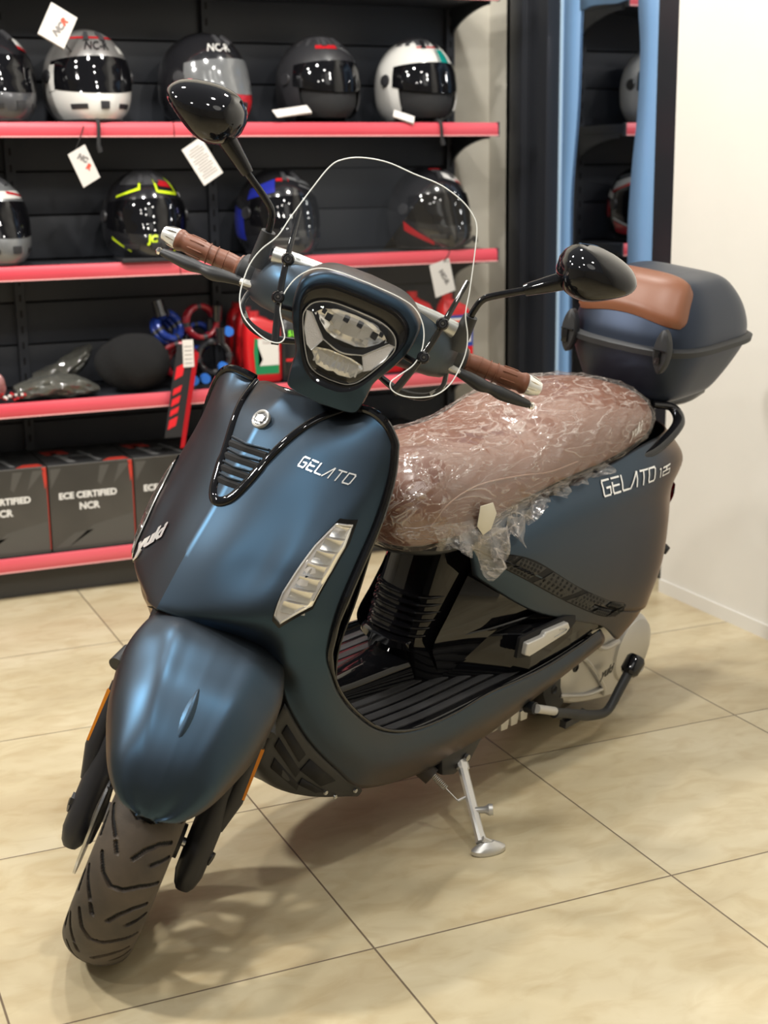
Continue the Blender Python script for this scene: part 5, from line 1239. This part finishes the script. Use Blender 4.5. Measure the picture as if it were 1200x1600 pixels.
b.grid([flat(LO, -.008), flat([(y*.8, 1.019+(z-1.019)*.7) for y, z in LO], -.016), flat([(y*.1, 1.019) for y, z in LO], -.018)], M['lampsilver'], closeu=True, smooth=False)
for k in range(-4, 5): b.add(flat([(k*.009-.0016, 1.010), (k*.009+.0016, 1.010), (k*.009+.0016, 1.027-abs(k)*.001), (k*.009-.0016, 1.027-abs(k)*.001)], -.006), [(0, 1, 2, 3)], M['lampsilver'], False)
PS(b, 'low_reflector', hl, autos=5, recalc=False)
for sg in (1, -1):
    b = MB(); dl = [(sg*.077, 1.078), (sg*.068, 1.078), (sg*.034, 1.046), (sg*.046, 1.024), (sg*.056, 1.030), (sg*.070, 1.052)]
    b.add(flat(dl, -.005), [tuple(range(6))], M['lampgrey'], False); b.tube(flat(dl, -.0045), .0011, M['lampsilver'], 6, closed=True); PS(b, 'position_light', hl, recalc=False)
b = MB(); b.tube(flat([(-.036, 1.047), (-.012, 1.040), (0, 1.0385), (.012, 1.040), (.036, 1.047)], -.004), .0014, M['lampsilver'], 6, 3)
ch = [(-.060, 1.083), (-.052, 1.072), (-.026, 1.052), (0, 1.046), (.026, 1.052), (.052, 1.072), (.060, 1.083)]
b.grid([flat(ch, -.0065), flat([(y*1.0, z-.009) for y, z in ch], -.0045)], M['gloss']); PS(b, 'lamp_divider', hl, recalc=False)
b = MB(); b.grid([ring3(LR_, -.004, 1.0), ring3(LR_, .002, .9), ring3(LR_, .006, .6), ring3(LR_, .007, .2)], M['lens'], closeu=True); e_ = ring3(LR_, .007, .2); b.add(e_, [tuple(range(len(e_)))], M['lens']); PS(b, 'lens', hl, recalc=False)

# painted nacelle behind the lamp, with its wings round the bar
NC = [(0, 1.150), (.055, 1.147), (.082, 1.138), (.103, 1.120), (.106, 1.098), (.102, 1.070), (.088, 1.040), (.071, 1.010), (.068, .990), (.066, .968), (.056, .950), (0, .944)]
def nring(off, k=1., dz=0, cz=1.06): return [(-.298-.33*(z-1.0)*.8+off, DY+y*k, cz+(z-cz)*k+dz) for y, z in loop(NC, 4)]
b = MB(); b.grid([ring3(BZ, -.006, 1.0), nring(.016, .955), nring(.010, .985)], M['paint'], closeu=True)
rg = [nring(.010, .985), nring(-.004, 1.0), nring(-.03, 1.0, .0), nring(-.07, .98, -.004), nring(-.11, .92, -.012), nring(-.150, .82, -.018), nring(-.19, .62, -.02), nring(-.21, .3, -.02)]
b.rings(rg, M['paint'], False); nac = PS(b, 'handlebar_nacelle', autos=50)
for sg in (1, -1):
    b = MB(); rings = []
    for y, cx, cz, rx, rz in ((.05, -.405, 1.070, .060, .060), (.09, -.410, 1.070, .057, .056), (.125, -.418, 1.066, .050, .052), (.155, -.430, 1.060, .042, .048), (.175, -.445, 1.052, .034, .040), (.188, -.455, 1.048, .026, .030)):
        rings.append([(cx+rx*math.cos(2*PI*k/32), DY+sg*y, cz+rz*math.sin(2*PI*k/32)) for k in range(32)])
    b.rings([[tuple(v) for v in r_] for r_ in rings], M['paint']); PS(b, 'nacelle_wing', nac)
SLV = mat('clamp_glint_silver', (.62, .63, .62), .3, .8)
for sg in (1, -1):  # silver tubes standing in for the bright reflection on the clamp cover
    b = MB(); b.tube([(-.418, DY+sg*.165, 1.108), (-.412, DY+sg*.125, 1.113), (-.404, DY+sg*.080, 1.116)], .0145, SLV, 20); PS(b, 'clamp_cover_glint', nac)
b = MB(); b.tube([(-.45, DY-.17, 1.045), (-.46, DY, 1.04), (-.45, DY+.17, 1.045)], .013, M['matteblk'], 12); PS(b, 'handlebar')
for sg in (1, -1):
    # switch housing, grip, end cap
    gx, gz = -.505, 1.042; dirv = Vector((-.012, sg*1, 0)).normalized()
    def ax(y): return (-.470-(y-.17)*.20, DY*.4+sg*y, 1.046-(y-.17)*.02)
    b = MB(); b.tube([ax(.175), ax(.185), ax(.205), ax(.212)], [.026, .030, .029, .022], M['plastic'], 24); PS(b, 'switch_housing')
    b = MB(); rr = [(.207, .0215), (.209, .0235), (.213, .0235), (.216, .0175)]
    rr += [(.218+.001*k, .0172+.0009*math.sin(k*.10)) for k in range(0, 104, 4)]+[(.322, .0182), (.326, .0195), (.330, .0190), (.332, .015)]
    b.tube([ax(y) for y, r__ in rr], [r__ for y, r__ in rr], M['grip'], 36); gp = PS(b, 'grip')
    for k in range(8):   # moulded bars along the outer half
        a = 2*PI*k/8; b = MB(); 
        off = Vector((math.cos(a), 0, math.sin(a)))*.0180
        b.tube([tuple(Vector(ax(y))+off) for y in (.282, .284, .296, .308, .310)], [.0008, .0016, .0018, .0016, .0008], M['grip'], 8); PS(b, 'grip_bar', gp)
    for y in (.240, .258, .272):
        b = MB(); n = 30; c = Vector(ax(y)); b.tube([tuple(c+Vector((math.cos(2*PI*k/n), 0, math.sin(2*PI*k/n)))*.0182) for k in range(n)], .0009, M['grip'], 5, closed=True); PS(b, 'grip_ring', gp)
    b = MB(); b.tube([ax(.330), ax(.3315), ax(.334), ax(.346), ax(.3585), ax(.3595), ax(.360)], [.0165, .0185, .0185, .0160, .0122, .0105, .001], M['badge'], 32); ec = PS(b, 'bar_end')
    for k in range(8):
        a = 2*PI*k/8; off = Vector((math.cos(a), 0, math.sin(a)))
        b = MB(); b.tube([tuple(Vector(ax(.336))+off*.0182), tuple(Vector(ax(.346))+off*.0158), tuple(Vector(ax(.356))+off*.0125)], [.0012, .0022, .0012], M['chrome'], 6); PS(b, 'end_flute', ec)
    # lever
    b = MB(); b.tube([(-.432, DY+sg*.180, 1.040), (-.438, DY+sg*.208, 1.036)], [.009, .008], M['alu2'], 10, flat=((0, 0, 1), .7)); lv = PS(b, 'brake_lever')
    b = MB(); wv = [(-.438, DY*.5+sg*.200, 1.036), (-.440, DY*.5+sg*.225, 1.033), (-.444, DY*.5+sg*.250, 1.028), (-.452, DY*.5+sg*.270, 1.026), (-.458, DY*.5+sg*.292, 1.023), (-.466, DY*.5+sg*.320, 1.021), (-.474, DY*.5+sg*.346, 1.019)]
    b.tube(wv, [.009, .0125, .0150, .0115, .0145, .0125, .0085], M['rubber' if False else 'plastic'], 16, 4, flat=((0, .0, 1), .8)); PS(b, 'lever_sleeve', lv)
    b = MB(); X = Matrix.Translation((-.476, DY*.5+sg*.352, 1.018)); b.lathe([(.0001, -.007), (.005, -.005), (.007, 0), (.005, .005), (.0001, .007)], M['chrome'], 16, X=X); PS(b, 'lever_ball', lv)
    b = MB(); b.tube([(-.44, DY+sg*.183, 1.03), (-.42, DY+sg*.185, 1.005), (-.425, DY+sg*.165, .975), (-.46, DY+sg*.12, .955), (-.50, DY+sg*.06, .96)], [.004, .004, .007, .007, .005], M['matteblk'], 8, 5); PS(b, 'brake_hose')
    b = MB(); b.tube([(-.44, DY+sg*.183, 1.03), (-.422, DY+sg*.186, 1.005), (-.418, DY+sg*.172, .985)], .0045, M['alu2'], 8, 4); PS(b, 'hose_fitting', lv)
# mirrors
for sg in (1, -1):
    b = MB(); b.tube([(-.432, sg*.184+DY*.6, 1.075), (-.431, sg*.184+DY*.6, 1.10), (-.430, sg*.185+DY*.6, 1.138)], [.016, .015, .0125], M['plastic'], 20); mi = PS(b, 'mirror')
    b = MB(); b.tube([(-.430, sg*.184+DY*.6, 1.12), (-.430, sg*.186+DY*.6, 1.150), (-.430, sg*.192+DY*.6, 1.172), (-.430, sg*.210+DY*.6, 1.188), (-.430, sg*.258+DY*.6, 1.220)], .0062, M['gloss'], 14, 5)
    b.tube([(-.430, sg*.250+DY*.6, 1.215), (-.430, sg*.256+DY*.6, 1.220), (-.431, sg*.300+DY*.6, 1.253)], [.0100, .0112, .0158], M['gloss'], 18); PS(b, 'mirror_stem', mi)
    OUT = [(.281, 1.288), (.287, 1.306), (.305, 1.322), (.335, 1.3275), (.372, 1.323), (.402, 1.313), (.4185, 1.298), (.417, 1.284), (.400, 1.268), (.365, 1.246), (.335, 1.237), (.305, 1.243), (.286, 1.263)]
    lp = [(y, z) for y, z in cr([*OUT, OUT[0]], 4)[:-1]]
    cy, cz = .345, 1.283
    def mr(k, x): return [(x-.06*(y-cy)*k, sg*(cy+(y-cy)*k)+DY*.6, cz+(z-cz)*k) for y, z in lp]
    b = MB(); b.grid([mr(.97, -.455), mr(1.0, -.450), mr(1.0, -.440), mr(.985, -.425), mr(.93, -.408), mr(.80, -.392), mr(.60, -.380), mr(.35, -.374), mr(.12, -.372), mr(.01, -.372)], M['gloss'], closeu=True)
    # scooped lower pane of the shell
    b.tube([(-.4125, sg*y+DY*.6, z) for y, z in ((.318, 1.246), (.330, 1.258), (.365, 1.270), (.398, 1.286), (.411, 1.295))], .0012, M['gloss'], 6, 4)
    PS(b, 'mirror_shell', mi, recalc=True)
    b = MB(); f_r = mr(.955, -.4555); b.add(f_r, [tuple(range(len(f_r)))], M['mirror'], False); PS(b, 'mirror_glass', mi)

# ---------------------------------------------------------------- windscreen
def sx(y, z): return -.245-.45*(z-1.05)-1.0*y*y
SCR = [(.000, 1.333), (.045, 1.333), (.085, 1.324), (.112, 1.310), (.128, 1.292), (.142, 1.250), (.156, 1.200), (.164, 1.166), (.180, 1.138), (.188, 1.114), (.189, 1.088), (.184, 1.060), (.170, 1.040), (.148, 1.029), (.120, 1.023), (.099, 1.026), (.092, 1.036), (.099, 1.048), (.116, 1.072), (.119, 1.098), (.108, 1.128), (.084, 1.150), (.050, 1.158), (0, 1.160)]
Sh = cr(SCR, 6)
SPL = [(y, z) for y, z in Sh]+[(-y, z) for y, z in Sh[::-1]]
SPL = [(y, z) for y, z in Sh]+[(-y, z) for y, z in Sh[::-1][1:-1]]
from mathutils.geometry import delaunay_2d_cdt
def inside(y, z):
    c = False; n_ = len(SPL); j = n_-1
    for i in range(n_):
        (a, b_), (p, q_) = SPL[i], SPL[j]
        if (b_ > z) != (q_ > z) and y < (p-a)*(z-b_)/(q_-b_)+a: c = not c
        j = i
    return c
pts = [Vector(p) for p in SPL]; nb = len(pts)
for y in np.arange(-.2, .2, .011):
    for z in np.arange(1.02, 1.34, .011):
        if inside(y, z) and min((y-p[0])**2+(z-p[1])**2 for p in SPL) > .000025: pts.append(Vector((y, z)))
cv, ce, cf, _, _, _ = delaunay_2d_cdt(pts, [(i, (i+1) % nb) for i in range(nb)], [], 1, 1e-6)
V = [(sx(p.x, p.y), DY+p.x, p.y) for p in cv]; F = [tuple(f) for f in cf if inside(sum(cv[i].x for i in f)/len(f), sum(cv[i].y for i in f)/len(f))]
b = MB(); b.add(V, F, M['screen']); scr = PS(b, 'windscreen', autos=0)
b = MB(); b.tube([(sx(y, z), DY+y, z) for y, z in SPL], .0010, M['edge'], 6, closed=True); PS(b, 'screen_edge', scr)
for sg in (1, -1):
    for y, z in ((.134, 1.142), (.126, 1.086)):
        c = Vector((sx(y, z), DY+sg*y, z)); X = Matrix.Translation(c) @ Vector((.93, .0, .36)).to_track_quat('Z', 'Y').to_matrix().to_4x4()
        b = MB(); b.lathe([(0, .0125), (.0035, .0125), (.004, .009), (.0055, .009), (.0065, .0125), (.0085, .012), (.0105, .008), (.0108, .003), (.009, 0), (.0065, -.002)], M['gloss'], 28, X=X)
        b.lathe([(.0065, -.018), (.0065, -.001)], M['matteblk'], 18, X=X); kn = PS(b, 'screen_knob', scr)
        b = MB(); b.lathe([(0, .0126), (.0025, .0126)], M['steel'], 6, X=X); b.lathe([(.0062, .0092), (.0084, .0121)], M['matteblk'], 20, X=X); PS(b, 'knob_socket', kn)
    b = MB()
    b.tube([(-.392, DY+sg*.150, 1.200), (-.328, DY+sg*.138, 1.142), (-.302, DY+sg*.127, 1.086), (-.282, DY+sg*.104, 1.008)], [.0040, .0050, .0058, .0068], M['gloss'], 12, 4, flat=((1, 0, 0), .8)); PS(b, 'screen_bracket', scr)
    b = MB(); b.tube([(-.30, DY+sg*.120, 1.066), (-.36, DY+sg*.10, 1.05)], .005, M['matteblk'], 10); PS(b, 'screen_stay', scr)
